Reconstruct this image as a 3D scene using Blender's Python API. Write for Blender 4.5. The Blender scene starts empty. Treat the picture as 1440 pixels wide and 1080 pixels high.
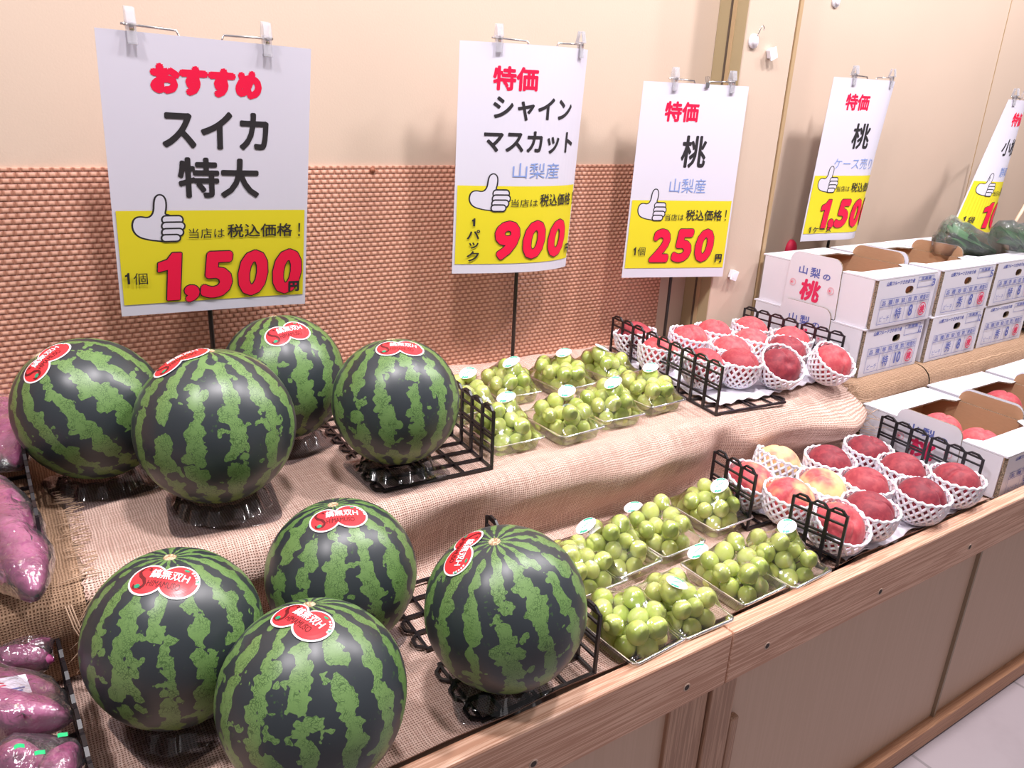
import bpy, bmesh, math, random
import numpy as np
from mathutils import Vector, Matrix, noise, geometry
R_ = math.radians
PI = math.pi
col = bpy.context.scene.collection
scene = bpy.context.scene

# ------------------------------------------------------------------ camera, world, lights, exposure
F_PX = 1100.0
EYE = Vector((0, 0, 1.304))
YAW, PITCH, ROLL = 0.59830604, 0.35086133, -0.04931826
fwd = Vector((math.sin(YAW) * math.cos(PITCH), math.cos(YAW) * math.cos(PITCH), -math.sin(PITCH)))
_r = Vector((math.cos(YAW), -math.sin(YAW), 0))
_d = fwd.cross(_r)
right = _r * math.cos(ROLL) + _d * math.sin(ROLL)
down = -_r * math.sin(ROLL) + _d * math.cos(ROLL)
cam_data = bpy.data.cameras.new('camera')
cam = bpy.data.objects.new('camera', cam_data)
col.objects.link(cam)
cam_data.sensor_width = 36
cam_data.lens = F_PX / 1440 * 36
cam_data.clip_start = 0.02
m = Matrix((right, -down, -fwd)).transposed().to_4x4()
m.translation = EYE
cam.matrix_world = m
scene.camera = cam

world = bpy.data.worlds.new('shop_air')
scene.world = world
world.use_nodes = True
world.node_tree.nodes['Background'].inputs[0].default_value = (1.0, 0.93, 0.96, 1)
world.node_tree.nodes['Background'].inputs[1].default_value = 0.31


def lamp(name, loc, target, size, power, color=(1, 0.945, 0.97), shape='DISK'):
    d = bpy.data.lights.new(name, 'AREA')
    d.shape = shape
    d.size = size
    d.energy = power
    d.color = color
    o = bpy.data.objects.new(name, d)
    col.objects.link(o)
    o.location = loc
    o.rotation_euler = (Vector(target) - Vector(loc)).to_track_quat('-Z', 'Y').to_euler()
    return o


for lx, ly, tx, pw in ((-0.55, 0.68, 0.0, 22), (0.35, 0.63, 0.5, 26), (1.25, 0.63, 1.2, 26), (2.15, 0.62, 2.0, 28), (3.1, 0.62, 2.9, 28)):
    lamp('ceiling_spot', (lx, ly, 2.55), (tx, 1.05, 0.7), 0.16, pw)
lamp('ceiling_panel', (0.9, -1.3, 2.9), (0.9, -0.2, 0.5), 1.2, 5)

scene.view_settings.view_transform = 'Standard'
scene.view_settings.look = 'None'
scene.view_settings.gamma = 1
scene.view_settings.use_curve_mapping = False
scene.view_settings.exposure = -0.12
scene.cycles.transparent_max_bounces = 32
scene.cycles.max_bounces = 8


# ------------------------------------------------------------------ geometry helpers
def ray(px, py):
    return right * ((px - 720) / F_PX) + down * ((py - 540) / F_PX) + fwd


def at(px, py, z=None, Y=None, X=None):
    d = ray(px, py)
    if z is not None:
        k = (z - EYE.z) / d.z
    elif Y is not None:
        k = (Y - EYE.y) / d.y
    else:
        k = (X - EYE.x) / d.x
    return EYE + d * k


def on_sphere(px, py, c, r):
    d = ray(px, py).normalized()
    o = EYE - c
    b = o.dot(d)
    disc = b * b - (o.dot(o) - r * r)
    t = -b - math.sqrt(disc) if disc > 0 else -b
    return (EYE + d * t - c).normalized()


class MB:
    """collects faces, builds ONE mesh object"""

    def __init__(s):
        s.v, s.f, s.mi, s.uv = [], [], [], None

    def add(s, verts, faces, mi=0):
        n = len(s.v)
        s.v.extend(tuple(q) for q in verts)
        s.f.extend(tuple(i + n for i in f) for f in faces)
        s.mi.extend([mi] * len(faces))
        return s

    def box(s, c, size, rot=None, mi=0):
        hx, hy, hz = (k / 2 for k in size)
        vs = [Vector((x, y, z)) for x in (-hx, hx) for y in (-hy, hy) for z in (-hz, hz)]
        if rot is not None:
            vs = [rot @ q for q in vs]
        c = Vector(c)
        return s.add([q + c for q in vs], [(0, 1, 3, 2), (4, 6, 7, 5), (0, 4, 5, 1), (2, 3, 7, 6), (0, 2, 6, 4), (1, 5, 7, 3)], mi)

    def bar(s, a, b, w, h, up=(0, 0, 1), mi=0):
        a, b, up = Vector(a), Vector(b), Vector(up)
        d = b - a
        L = d.length
        x = d.normalized()
        y = up.cross(x)
        if y.length < 1e-4:
            y = Vector((1, 0, 0)).cross(x)
        y.normalize()
        z = x.cross(y)
        return s.box((a + b) / 2, (L, w, h), Matrix((x, y, z)).transposed(), mi)

    def tube(s, pts, r, n=8, mi=0, cap=True):
        pts = [Vector(p) for p in pts]
        rs = r if isinstance(r, (list, tuple)) else [r] * len(pts)
        vs, fs = [], []
        t = (pts[1] - pts[0]).normalized()
        u = t.orthogonal().normalized()
        for i, p in enumerate(pts):
            a = pts[max(i - 1, 0)]
            b = pts[min(i + 1, len(pts) - 1)]
            t = (b - a).normalized()
            u = (u - t * u.dot(t)).normalized()
            w = t.cross(u)
            for k in range(n):
                an = 2 * PI * k / n
                vs.append(p + (u * math.cos(an) + w * math.sin(an)) * rs[i])
        for i in range(len(pts) - 1):
            for k in range(n):
                k2 = (k + 1) % n
                fs.append((i * n + k, i * n + k2, (i + 1) * n + k2, (i + 1) * n + k))
        if cap:
            fs.append(tuple(reversed(range(n))))
            fs.append(tuple(range((len(pts) - 1) * n, len(pts) * n)))
        return s.add(vs, fs, mi)

    def lathe(s, prof, n=32, mi=0, M=None):
        vs, fs = [], []
        for r, z in prof:
            for k in range(n):
                a = 2 * PI * k / n
                q = Vector((r * math.cos(a), r * math.sin(a), z))
                vs.append(M @ q if M is not None else q)
        for i in range(len(prof) - 1):
            for k in range(n):
                k2 = (k + 1) % n
                fs.append((i * n + k, i * n + k2, (i + 1) * n + k2, (i + 1) * n + k))
        return s.add(vs, fs, mi)

    def grid(s, fn, nu, nv, mi=0, closed_u=False):
        vs = [fn(i / nu, j / nv) for j in range(nv + 1) for i in range(nu + (0 if closed_u else 1))]
        w = nu if closed_u else nu + 1
        fs = []
        for j in range(nv):
            for i in range(nu):
                i2 = (i + 1) % w
                fs.append((j * w + i, j * w + i2, (j + 1) * w + i2, (j + 1) * w + i))
        return s.add(vs, fs, mi)

    def mesh(s, name, mats, smooth=False):
        me = bpy.data.meshes.new(name)
        me.from_pydata([tuple(q) for q in s.v], [], s.f)
        for mt in (mats if isinstance(mats, (list, tuple)) else [mats]):
            me.materials.append(mt)
        me.polygons.foreach_set('material_index', s.mi)
        if smooth:
            me.polygons.foreach_set('use_smooth', [True] * len(s.f))
        if s.uv is not None:
            uvl = me.uv_layers.new(name='UVMap')
            for lp in me.loops:
                uvl.data[lp.index].uv = s.uv[lp.vertex_index]
        me.update()
        return me

    def build(s, name, mats, parent=None, smooth=False, bevel=0):
        o = bpy.data.objects.new(name, s.mesh(name, mats, smooth))
        col.objects.link(o)
        if parent is not None:
            o.parent = parent
        if bevel:
            b = o.modifiers.new('bevel', 'BEVEL')
            b.width = bevel
            b.segments = 2
            b.limit_method = 'ANGLE'
        return o


def tag(o, label=None, cat=None, group=None, kind=None):
    if label:
        o['label'] = label
    if cat:
        o['category'] = cat
    if group:
        o['group'] = group
    if kind:
        o['kind'] = kind
    return o


def empty(name, loc, rot=(0, 0, 0)):
    o = bpy.data.objects.new(name, None)
    col.objects.link(o)
    o.location = loc
    o.rotation_euler = rot
    o.empty_display_size = 0.02
    return o


def link(name, me, parent=None):
    o = bpy.data.objects.new(name, me)
    col.objects.link(o)
    if parent is not None:
        o.parent = parent
    return o


# ------------------------------------------------------------------ materials
class NT:
    def __init__(s, name):
        s.m = bpy.data.materials.new(name)
        s.m.use_nodes = True
        s.t = s.m.node_tree
        s.p = s.t.nodes['Principled BSDF']
        s.out = s.t.nodes['Material Output']

    def n(s, ty, **kw):
        nd = s.t.nodes.new(ty)
        for k, v in kw.items():
            setattr(nd, k, v)
        return nd

    def lk(s, a, b):
        s.t.links.new(a, b)

    def val(s, x, sock):
        if hasattr(x, 'is_output'):
            s.lk(x, sock)
        elif x is not None:
            sock.default_value = x

    def math(s, op, a, b=None, c=None):
        nd = s.n('ShaderNodeMath', operation=op)
        s.val(a, nd.inputs[0])
        s.val(b, nd.inputs[1])
        s.val(c, nd.inputs[2])
        return nd.outputs[0]

    def ss(s, x, lo, hi, a=0.0, b=1.0):
        nd = s.n('ShaderNodeMapRange', interpolation_type='SMOOTHSTEP')
        s.val(x, nd.inputs[0])
        for i, v in enumerate((lo, hi, a, b)):
            nd.inputs[i + 1].default_value = v
        return nd.outputs[0]

    def mix(s, f, a, b, ty='MIX'):
        nd = s.n('ShaderNodeMix', data_type='RGBA', blend_type=ty)
        s.val(f, nd.inputs[0])
        for x, i in ((a, 6), (b, 7)):
            if isinstance(x, (tuple, list)):
                x = tuple(x) + ((1,) if len(x) == 3 else ())
            s.val(x, nd.inputs[i])
        return nd.outputs[2]

    def noise(s, vec, scale, detail=2, rough=0.5, w=None, dist=0):
        nd = s.n('ShaderNodeTexNoise')
        if w is not None:
            nd.noise_dimensions = '4D'
            s.val(w, nd.inputs['W'])
        if vec is not None:
            s.lk(vec, nd.inputs['Vector'])
        nd.inputs['Scale'].default_value = scale
        nd.inputs['Detail'].default_value = detail
        nd.inputs['Roughness'].default_value = rough
        nd.inputs['Distortion'].default_value = dist
        return nd.outputs[0]

    def coord(s, which='Object', scale=None):
        o = s.n('ShaderNodeTexCoord').outputs[which]
        if scale is not None:
            mp = s.n('ShaderNodeMapping')
            s.lk(o, mp.inputs[0])
            mp.inputs['Scale'].default_value = scale
            o = mp.outputs[0]
        return o

    def world(s, scale=None):
        o = s.n('ShaderNodeNewGeometry').outputs['Position']
        if scale is not None:
            mp = s.n('ShaderNodeMapping')
            s.lk(o, mp.inputs[0])
            mp.inputs['Scale'].default_value = scale
            o = mp.outputs[0]
        return o

    def bump(s, h, strength=0.3, dist=0.002):
        nd = s.n('ShaderNodeBump')
        s.lk(h, nd.inputs['Height'])
        nd.inputs['Strength'].default_value = strength
        nd.inputs['Distance'].default_value = dist
        s.lk(nd.outputs[0], s.p.inputs['Normal'])

    def col(s, c):
        if isinstance(c, (tuple, list)):
            c = tuple(c) + ((1,) if len(c) == 3 else ())
        s.val(c, s.p.inputs['Base Color'])

    def set(s, **kw):
        for k, v in kw.items():
            s.p.inputs[k.replace('_', ' ')].default_value = v
        return s


def plain(name, c, rough=0.5, metal=0.0, spec=0.5, **kw):
    t = NT(name)
    t.col(c)
    t.set(Roughness=rough, Metallic=metal)
    t.p.inputs['Specular IOR Level'].default_value = spec
    for k, v in kw.items():
        t.p.inputs[k.replace('_', ' ')].default_value = v
    return t.m


def clear(name, tint=(1, 1, 1), rough=0.06, ior=1.45, gain=1.0, wr=0.0, wscale=40, milky=0.0):
    t = NT(name)
    tr = t.n('ShaderNodeBsdfTransparent')
    tr.inputs[0].default_value = tuple(tint) + (1,)
    gl = t.n('ShaderNodeBsdfGlossy')
    gl.inputs['Roughness'].default_value = rough
    gl.inputs['Color'].default_value = (1, 1, 1, 1)
    fr = t.n('ShaderNodeFresnel')
    fr.inputs[0].default_value = ior
    f = t.math('MULTIPLY', fr.outputs[0], gain)
    mx = t.n('ShaderNodeMixShader')
    t.lk(f, mx.inputs[0])
    t.lk(tr.outputs[0], mx.inputs[1])
    t.lk(gl.outputs[0], mx.inputs[2])
    out = mx.outputs[0]
    if wr:
        h = t.noise(t.coord('Object'), wscale, 3, 0.6, dist=1.5)
        bp = t.n('ShaderNodeBump')
        bp.inputs['Strength'].default_value = wr
        bp.inputs['Distance'].default_value = 0.004
        t.lk(h, bp.inputs['Height'])
        t.lk(bp.outputs[0], gl.inputs['Normal'])
        t.lk(bp.outputs[0], fr.inputs['Normal'])
    if milky:
        df = t.n('ShaderNodeBsdfDiffuse')
        df.inputs[0].default_value = (0.9, 0.9, 0.95, 1)
        m2 = t.n('ShaderNodeMixShader')
        m2.inputs[0].default_value = milky
        t.lk(out, m2.inputs[1])
        t.lk(df.outputs[0], m2.inputs[2])
        out = m2.outputs[0]
    t.lk(out, t.out.inputs[0])
    return t.m


# painted plaster wall
t = NT('cream_wall')
w = t.world()
t.col(t.mix(t.noise(w, 3, 3), (0.535, 0.415, 0.325), (0.58, 0.455, 0.36)))
t.set(Roughness=0.55)
t.bump(t.noise(w, 260, 3), 0.12, 0.002)
M_WALL = t.m
M_BEAD = plain('bead_strip', (0.42, 0.29, 0.16), 0.4)
M_DARK_GAP = plain('joint_gap', (0.10, 0.07, 0.05), 0.8)

# woven wall matting
t = NT('woven_matting')
sp = t.n('ShaderNodeSeparateXYZ')
t.lk(t.world(), sp.inputs[0])
wob = t.noise(t.world(), 30, 2)
v = t.math('MULTIPLY', sp.outputs[2], 1 / 0.0088)
row = t.math('FLOOR', v)
fv = t.math('SUBTRACT', v, row)
u = t.math('ADD', t.math('MULTIPLY', sp.outputs[0], 1 / 0.0142), t.math('MULTIPLY', row, 0.5))
fu = t.math('FRACT', t.math('ADD', u, t.math('MULTIPLY', wob, 0.25)))
su = t.math('SINE', t.math('MULTIPLY', fu, PI))
sv = t.math('SINE', t.math('MULTIPLY', fv, PI))
h = t.math('MULTIPLY', t.math('POWER', su, 0.6), t.math('POWER', sv, 0.6))
var = t.noise(t.world(), 9, 4)
c1 = t.mix(var, (0.66, 0.345, 0.24), (0.78, 0.44, 0.32))
cg = t.mix(t.ss(sv, 0.15, 0.6), (0.33, 0.125, 0.075), (0.49, 0.215, 0.14))
t.col(t.mix(t.math('MULTIPLY', t.ss(su, 0.45, 0.85), t.ss(sv, 0.25, 0.75)), cg, c1))
t.set(Roughness=0.42)
t.bump(h, 0.6, 0.004)
M_MAT = t.m


def burlap(name, lo, hi, hole, pitch=0.0036):
    t = NT(name)
    uv = t.coord('UV')
    nz = t.n('ShaderNodeTexNoise')
    t.lk(uv, nz.inputs[0])
    nz.inputs['Scale'].default_value = 38
    nz.inputs['Detail'].default_value = 3
    sc = t.n('ShaderNodeVectorMath', operation='SCALE')
    t.lk(nz.outputs['Color'], sc.inputs[0])
    sc.inputs['Scale'].default_value = 0.006
    ad = t.n('ShaderNodeVectorMath', operation='ADD')
    t.lk(uv, ad.inputs[0])
    t.lk(sc.outputs[0], ad.inputs[1])
    sp = t.n('ShaderNodeSeparateXYZ')
    t.lk(ad.outputs[0], sp.inputs[0])
    k = PI / pitch
    a = t.math('ABSOLUTE', t.math('SINE', t.math('MULTIPLY', sp.outputs[0], k)))
    b = t.math('ABSOLUTE', t.math('SINE', t.math('MULTIPLY', sp.outputs[1], k)))
    par = t.math('SINE', t.math('MULTIPLY', t.math('ADD', sp.outputs[0], sp.outputs[1]), k))
    mx = t.math('MAXIMUM', a, b)
    # thread-wise slubs
    s1 = t.noise(t.coord('UV', (14, 420, 1)), 1.0, 2)
    s2 = t.noise(t.coord('UV', (420, 14, 1)), 1.0, 2)
    sl = t.math('ADD', t.math('MULTIPLY', s1, 0.5), t.math('MULTIPLY', s2, 0.5))
    c = t.mix(t.ss(sl, 0.36, 0.64), lo, hi)
    c = t.mix(t.math('MULTIPLY', t.math('ADD', par, 1.0), 0.14), c, lo)
    big = t.noise(uv, 5.5, 4)
    c = t.mix(t.ss(big, 0.45, 0.75, 0, 0.35), c, lo)
    t.col(t.mix(t.ss(mx, 0.55, 0.84), hole, c))
    t.set(Roughness=0.9)
    t.p.inputs['Specular IOR Level'].default_value = 0.15
    t.bump(t.math('ADD', mx, t.math('MULTIPLY', par, 0.15)), 0.55, 0.0018)
    return t.m


M_BURLAP = burlap('burlap_pale', (0.58, 0.375, 0.305), (0.84, 0.63, 0.54), (0.24, 0.13, 0.095))
M_BURLAP_B = burlap('burlap_brown', (0.36, 0.225, 0.14), (0.52, 0.34, 0.225), (0.13, 0.07, 0.04))
M_THREAD = plain('jute_thread', (0.58, 0.40, 0.28), 0.9, spec=0.1)


def wood(name, a, b, axis='X', scale=1.0, rough=0.5):
    t = NT(name)
    sc = {'X': (1.2, 60, 60), 'Z': (60, 60, 1.2)}[axis]
    co = t.coord('Object', tuple(k * scale for k in sc))
    n1 = t.noise(co, 1.4, 4, 0.55, dist=0.6)
    wv = t.math('SINE', t.math('MULTIPLY', n1, 46))
    f = t.ss(wv, -0.6, 1.0)
    c = t.mix(f, a, b)
    c = t.mix(t.ss(t.noise(co, 5, 3), 0.45, 0.7, 0, 0.4), c, a)
    t.col(c)
    t.set(Roughness=rough)
    t.bump(wv, 0.08, 0.0006)
    return t.m


M_RAIL = wood('rail_wood', (0.53, 0.275, 0.175), (0.76, 0.475, 0.34))
M_POST = wood('post_wood', (0.34, 0.185, 0.115), (0.50, 0.30, 0.20), 'Z')
M_PANEL = wood('panel_plywood', (0.535, 0.365, 0.265), (0.555, 0.38, 0.28), 'Z', 0.45, 0.5)
M_KICK = wood('kick_wood', (0.40, 0.19, 0.10), (0.52, 0.27, 0.15))
M_PLUG = plain('screw_hole', (0.05, 0.035, 0.03), 0.7)
M_PLUGRIM = plain('screw_hole_rim', (0.52, 0.36, 0.28), 0.7)
M_BATTEN = plain('joint_batten', (0.30, 0.22, 0.15), 0.5)

t = NT('floor_tile')
w = t.world()
n1 = t.noise(w, 5, 5, 0.6)
br = t.n('ShaderNodeTexBrick')
mp = t.n('ShaderNodeMapping')
t.lk(w, mp.inputs[0])
mp.inputs['Location'].default_value = (-1.506, -0.62 + 0.45, 0)
t.lk(mp.outputs[0], br.inputs[0])
br.offset = 0
br.inputs['Scale'].default_value = 1
br.inputs['Brick Width'].default_value = 0.45
br.inputs['Row Height'].default_value = 0.45
br.inputs['Mortar Size'].default_value = 0.004
br.inputs['Color1'].default_value = (0.35, 0.295, 0.315, 1)
br.inputs['Color2'].default_value = (0.33, 0.28, 0.30, 1)
br.inputs['Mortar'].default_value = (0.22, 0.19, 0.20, 1)
t.col(t.mix(t.ss(n1, 0.4, 0.7, 0, 0.5), br.outputs[0], (0.27, 0.225, 0.24)))
t.set(Roughness=0.45)
M_FLOOR = t.m

# watermelon rind
t = NT('watermelon_rind')
ob = t.coord('Object')
info = t.n('ShaderNodeObjectInfo')
seed = t.math('MULTIPLY', info.outputs['Random'], 37.0)
sp = t.n('ShaderNodeSeparateXYZ')
t.lk(ob, sp.inputs[0])
theta = t.math('ARCTAN2', sp.outputs[1], sp.outputs[0])
n_low = t.noise(ob, 14, 2, 0.5, w=seed)
n_mid = t.noise(ob, 46, 2, 0.55, w=seed)
n_hi = t.noise(ob, 150, 2, 0.6, w=seed)
ph = t.math('ADD', t.math('MULTIPLY', theta, 14.0), t.math('MULTIPLY', t.math('SUBTRACT', n_low, 0.5), 5.0))
st = t.math('COSINE', ph)
vo = t.n('ShaderNodeTexVoronoi', feature='F1')
vo.voronoi_dimensions = '4D'
t.lk(seed, vo.inputs['W'])
dn = t.n('ShaderNodeTexNoise')
t.lk(ob, dn.inputs[0])
dn.inputs['Scale'].default_value = 60
dn.inputs['Detail'].default_value = 2
dsc = t.n('ShaderNodeVectorMath', operation='SCALE')
t.lk(dn.outputs['Color'], dsc.inputs[0])
dsc.inputs['Scale'].default_value = 0.02
dad = t.n('ShaderNodeVectorMath', operation='ADD')
t.lk(ob, dad.inputs[0])
t.lk(dsc.outputs[0], dad.inputs[1])
t.lk(dad.outputs[0], vo.inputs['Vector'])
vo.inputs['Scale'].default_value = 62
blob = t.math('SUBTRACT', 0.42, vo.outputs['Distance'])
f = t.math('ADD', st, t.math('MULTIPLY', t.math('SUBTRACT', n_mid, 0.5), 3.6))
f = t.math('ADD', f, t.math('MULTIPLY', blob, 3.0))
f = t.math('ADD', f, t.math('MULTIPLY', t.math('SUBTRACT', n_hi, 0.5), 0.9))
f = t.ss(f, -0.52, -0.43)
ve = t.n('ShaderNodeTexVoronoi', feature='DISTANCE_TO_EDGE')
t.lk(dad.outputs[0], ve.inputs['Vector'])
ve.inputs['Scale'].default_value = 300
vein = t.ss(ve.outputs['Distance'], 0.02, 0.13, 1, 0)
vein = t.math('MULTIPLY', vein, t.ss(t.noise(ob, 90, 2, w=seed), 0.35, 0.6, 0.1, 0.85))
green = t.mix(t.noise(ob, 16, 2, w=seed), (0.10, 0.20, 0.05), (0.18, 0.305, 0.10))
yel = t.ss(sp.outputs[2], -0.045, -0.095, 0, 0.55)
green = t.mix(yel, green, (0.22, 0.24, 0.06))
lightc = t.mix(vein, green, (0.035, 0.085, 0.02))
dark = t.mix(t.noise(ob, 10, 3, w=seed), (0.017, 0.024, 0.028), (0.034, 0.041, 0.048))
speck = t.ss(t.noise(ob, 210, 2, w=seed), 0.60, 0.68, 0, 0.55)
speck = t.math('MULTIPLY', speck, t.ss(t.noise(ob, 30, 1, w=seed), 0.5, 0.62))
dark = t.mix(speck, dark, (0.05, 0.12, 0.03))
t.col(t.mix(f, dark, lightc))
t.set(Roughness=0.38)
t.p.inputs['Specular IOR Level'].default_value = 0.6
t.bump(t.noise(ob, 24, 2), 0.05, 0.006)
M_MELON = t.m
t = NT('stem_scar')
t.col(t.mix(t.ss(t.noise(t.coord(), 420, 3), 0.4, 0.6), (0.30, 0.17, 0.08), (0.60, 0.47, 0.32)))
t.set(Roughness=0.8)
M_SCAR = t.m

M_WHITE_PRINT = plain('sticker_white', (0.86, 0.83, 0.86), 0.35)
M_STICK_RED = plain('sticker_red', (0.72, 0.035, 0.045), 0.3)
M_STICK_DARK = plain('sticker_dark_red', (0.13, 0.004, 0.008), 0.35)
M_STICK_GREEN = plain('sticker_green', (0.02, 0.30, 0.16), 0.35)

M_TRAY = clear('melon_tray_plastic', (0.52, 0.54, 0.58), 0.10, 1.5, 1.0)
M_FILM = clear('clear_film', (0.99, 0.99, 0.99), 0.13, 1.45, 1.8, wr=0.15, wscale=40)
M_PET = clear('clear_clamshell', (0.96, 0.965, 0.96), 0.14, 1.5, 2.0, milky=0.02)
M_GBAG = clear('greens_bag_film', (0.995, 0.995, 0.995), 0.07, 1.45, 1.3, wr=0.6, wscale=70, milky=0.05)
M_BAG = clear('produce_bag_film', (0.96, 0.96, 0.97), 0.12, 1.48, 2.6, wr=0.8, wscale=45, milky=0.03)
M_ACRYL = clear('acrylic_clip', (1.0, 0.99, 1.0), 0.12, 1.5, 1.2, milky=0.26)
M_WIRE = plain('black_plastic_wire', (0.011, 0.009, 0.012), 0.32)
M_POLE = plain('black_pole', (0.012, 0.011, 0.011), 0.35)
M_CHROME = plain('chrome_wire', (0.75, 0.73, 0.75), 0.18, 1.0)

t = NT('grape_skin')
ob = t.coord('Object')
info = t.n('ShaderNodeObjectInfo')
c = t.mix(info.outputs['Random'], (0.52, 0.63, 0.15), (0.68, 0.72, 0.24))
c = t.mix(t.ss(t.noise(ob, 60, 3, w=t.math('MULTIPLY', info.outputs['Random'], 50)), 0.45, 0.7, 0, 0.4), c, (0.70, 0.72, 0.38))
t.col(c)
t.set(Roughness=0.27)
t.p.inputs['Subsurface Weight'].default_value = 0.55
t.p.inputs['Subsurface Radius'].default_value = (0.6, 0.8, 0.2)
t.p.inputs['Subsurface Scale'].default_value = 0.006
M_GRAPE = t.m
M_STEM = plain('grape_stem', (0.16, 0.11, 0.035), 0.7)
M_GLEAF = plain('label_green', (0.04, 0.50, 0.30), 0.4)

# peach skin: object colour R = how dark red, G = how yellow
t = NT('peach_skin')
ob = t.coord('Object')
info = t.n('ShaderNodeObjectInfo')
sc = t.n('ShaderNodeSeparateColor')
t.lk(info.outputs['Color'], sc.inputs[0])
seed = t.math('MULTIPLY', info.outputs['Random'], 31.0)
n1 = t.noise(ob, 16, 3, 0.55, w=seed)
n2 = t.noise(ob, 95, 4, 0.6, w=seed)
red = t.mix(sc.outputs[0], (0.74, 0.085, 0.105), (0.165, 0.007, 0.022))
red = t.mix(t.ss(n2, 0.40, 0.66, 0, 0.45), red, t.mix(sc.outputs[0], (0.84, 0.26, 0.24), (0.42, 0.035, 0.05)))
yf = t.ss(t.math('ADD', n1, t.math('MULTIPLY', t.math('SUBTRACT', sc.outputs[1], 0.5), 0.62)), 0.50, 0.76)
t.col(t.mix(yf, red, t.mix(n2, (0.86, 0.55, 0.20), (0.88, 0.66, 0.36))))
t.set(Roughness=0.62)
t.p.inputs['Sheen Weight'].default_value = 0.08
t.p.inputs['Sheen Roughness'].default_value = 0.5
M_PEACH = t.m
M_NET = plain('white_foam', (0.86, 0.82, 0.88), 0.75, spec=0.2, Subsurface_Weight=0.12, Subsurface_Scale=0.004)
M_FOAM = plain('foam_pad', (0.84, 0.81, 0.88), 0.7, spec=0.2)

t = NT('carton_white')
t.col(t.mix(t.noise(t.coord(), 12, 3), (0.69, 0.67, 0.74), (0.74, 0.715, 0.78)))
t.set(Roughness=0.55)
M_CARTON = t.m
t = NT('carton_kraft')
t.col(t.mix(t.noise(t.coord('Object', (1, 1, 6)), 60, 3), (0.41, 0.235, 0.13), (0.48, 0.285, 0.165)))
t.set(Roughness=0.8)
M_KRAFT = t.m
t = NT('carton_cut_edge')
t.col(t.mix(t.ss(t.noise(t.coord(), 500, 1), 0.4, 0.6), (0.12, 0.09, 0.06), (0.33, 0.25, 0.18)))
t.set(Roughness=0.9)
M_CUT = t.m
M_INK_BLUE = plain('ink_blue', (0.10, 0.13, 0.42), 0.6)
M_INK_RED = plain('ink_red', (0.68, 0.02, 0.10), 0.6)
M_INK_PINK = plain('ink_pink', (0.78, 0.42, 0.48), 0.6)
M_INK_BLACK = plain('ink_black', (0.018, 0.015, 0.018), 0.55)
M_PAPER = plain('paper_white', (0.63, 0.607, 0.695), 0.5, spec=0.3)
M_YELLOW = plain('print_yellow', (0.70, 0.60, 0.022), 0.5, spec=0.3)
M_PRINT_RED = plain('print_red', (0.78, 0.008, 0.055), 0.5, spec=0.3)
M_PRINT_BLUE = plain('print_blue', (0.22, 0.31, 0.62), 0.5, spec=0.3)
SIGN_MATS = [M_PAPER, M_YELLOW, M_PRINT_RED, M_INK_BLACK, M_PRINT_BLUE]

t = NT('sweet_potato_skin')
ob = t.coord('Object')
info = t.n('ShaderNodeObjectInfo')
n1 = t.noise(ob, 30, 5, 0.6)
c = t.mix(t.ss(n1, 0.35, 0.65), (0.22, 0.022, 0.10), (0.43, 0.085, 0.23))
c = t.mix(t.ss(t.noise(ob, 130, 3), 0.64, 0.74), c, (0.52, 0.36, 0.28))
t.col(c)
t.set(Roughness=0.5)
t.bump(t.noise(ob, 90, 4), 0.3, 0.003)
M_POTATO = t.m
t = NT('leaf_green')
t.col(t.mix(t.noise(t.coord(), 25, 3), (0.02, 0.10, 0.03), (0.10, 0.27, 0.08)))
t.set(Roughness=0.4)
M_LEAF = t.m
M_LEAFSTEM = plain('leaf_stalk', (0.22, 0.36, 0.11), 0.4)
M_HOOK = plain('white_hook_plastic', (0.80, 0.78, 0.84), 0.35)
M_REDTHING = plain('red_felt', (0.62, 0.01, 0.06), 0.6)
M_DOWEL = plain('dowel_wood', (0.72, 0.52, 0.38), 0.6)
M_TAPE = plain('green_tape', (0.02, 0.50, 0.18), 0.3)
M_DIRT = plain('wall_tack', (0.30, 0.10, 0.05), 0.6)


# ------------------------------------------------------------------ 2D print kit (text, outlines) for signs, cartons, stickers
_glyphs = {}


def text2d(body, bold=0.0, shear=0.0, res=3):
    """flat text: vertices and faces with its bounding box scaled to the unit square"""
    key = (body, bold, shear, res)
    if key not in _glyphs:
        c = bpy.data.curves.new('lettering', 'FONT')
        c.body = body
        c.offset = bold
        c.shear = shear
        c.resolution_u = res
        o = bpy.data.objects.new('lettering', c)
        col.objects.link(o)
        dg = bpy.context.evaluated_depsgraph_get()
        me = bpy.data.meshes.new_from_object(o.evaluated_get(dg))
        vs = [(q.co.x, q.co.y) for q in me.vertices]
        fs = [tuple(p.vertices) for p in me.polygons]
        bpy.data.objects.remove(o)
        bpy.data.curves.remove(c)
        bpy.data.meshes.remove(me)
        xs = [a for a, _ in vs]
        ys = [b for _, b in vs]
        _glyphs[key] = ([((a - min(xs)) / (max(xs) - min(xs)), (b - min(ys)) / (max(ys) - min(ys))) for a, b in vs], fs)
    return _glyphs[key]


ONE = ([(0.46, 0.0), (1.0, 0.0), (1.0, 1.0), (0.62, 1.0), (0.40, 0.86), (0.0, 0.80), (0.0, 0.63), (0.46, 0.68)], [(0, 1, 2, 3, 4, 7), (4, 5, 6, 7)])
_grown = {}


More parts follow.
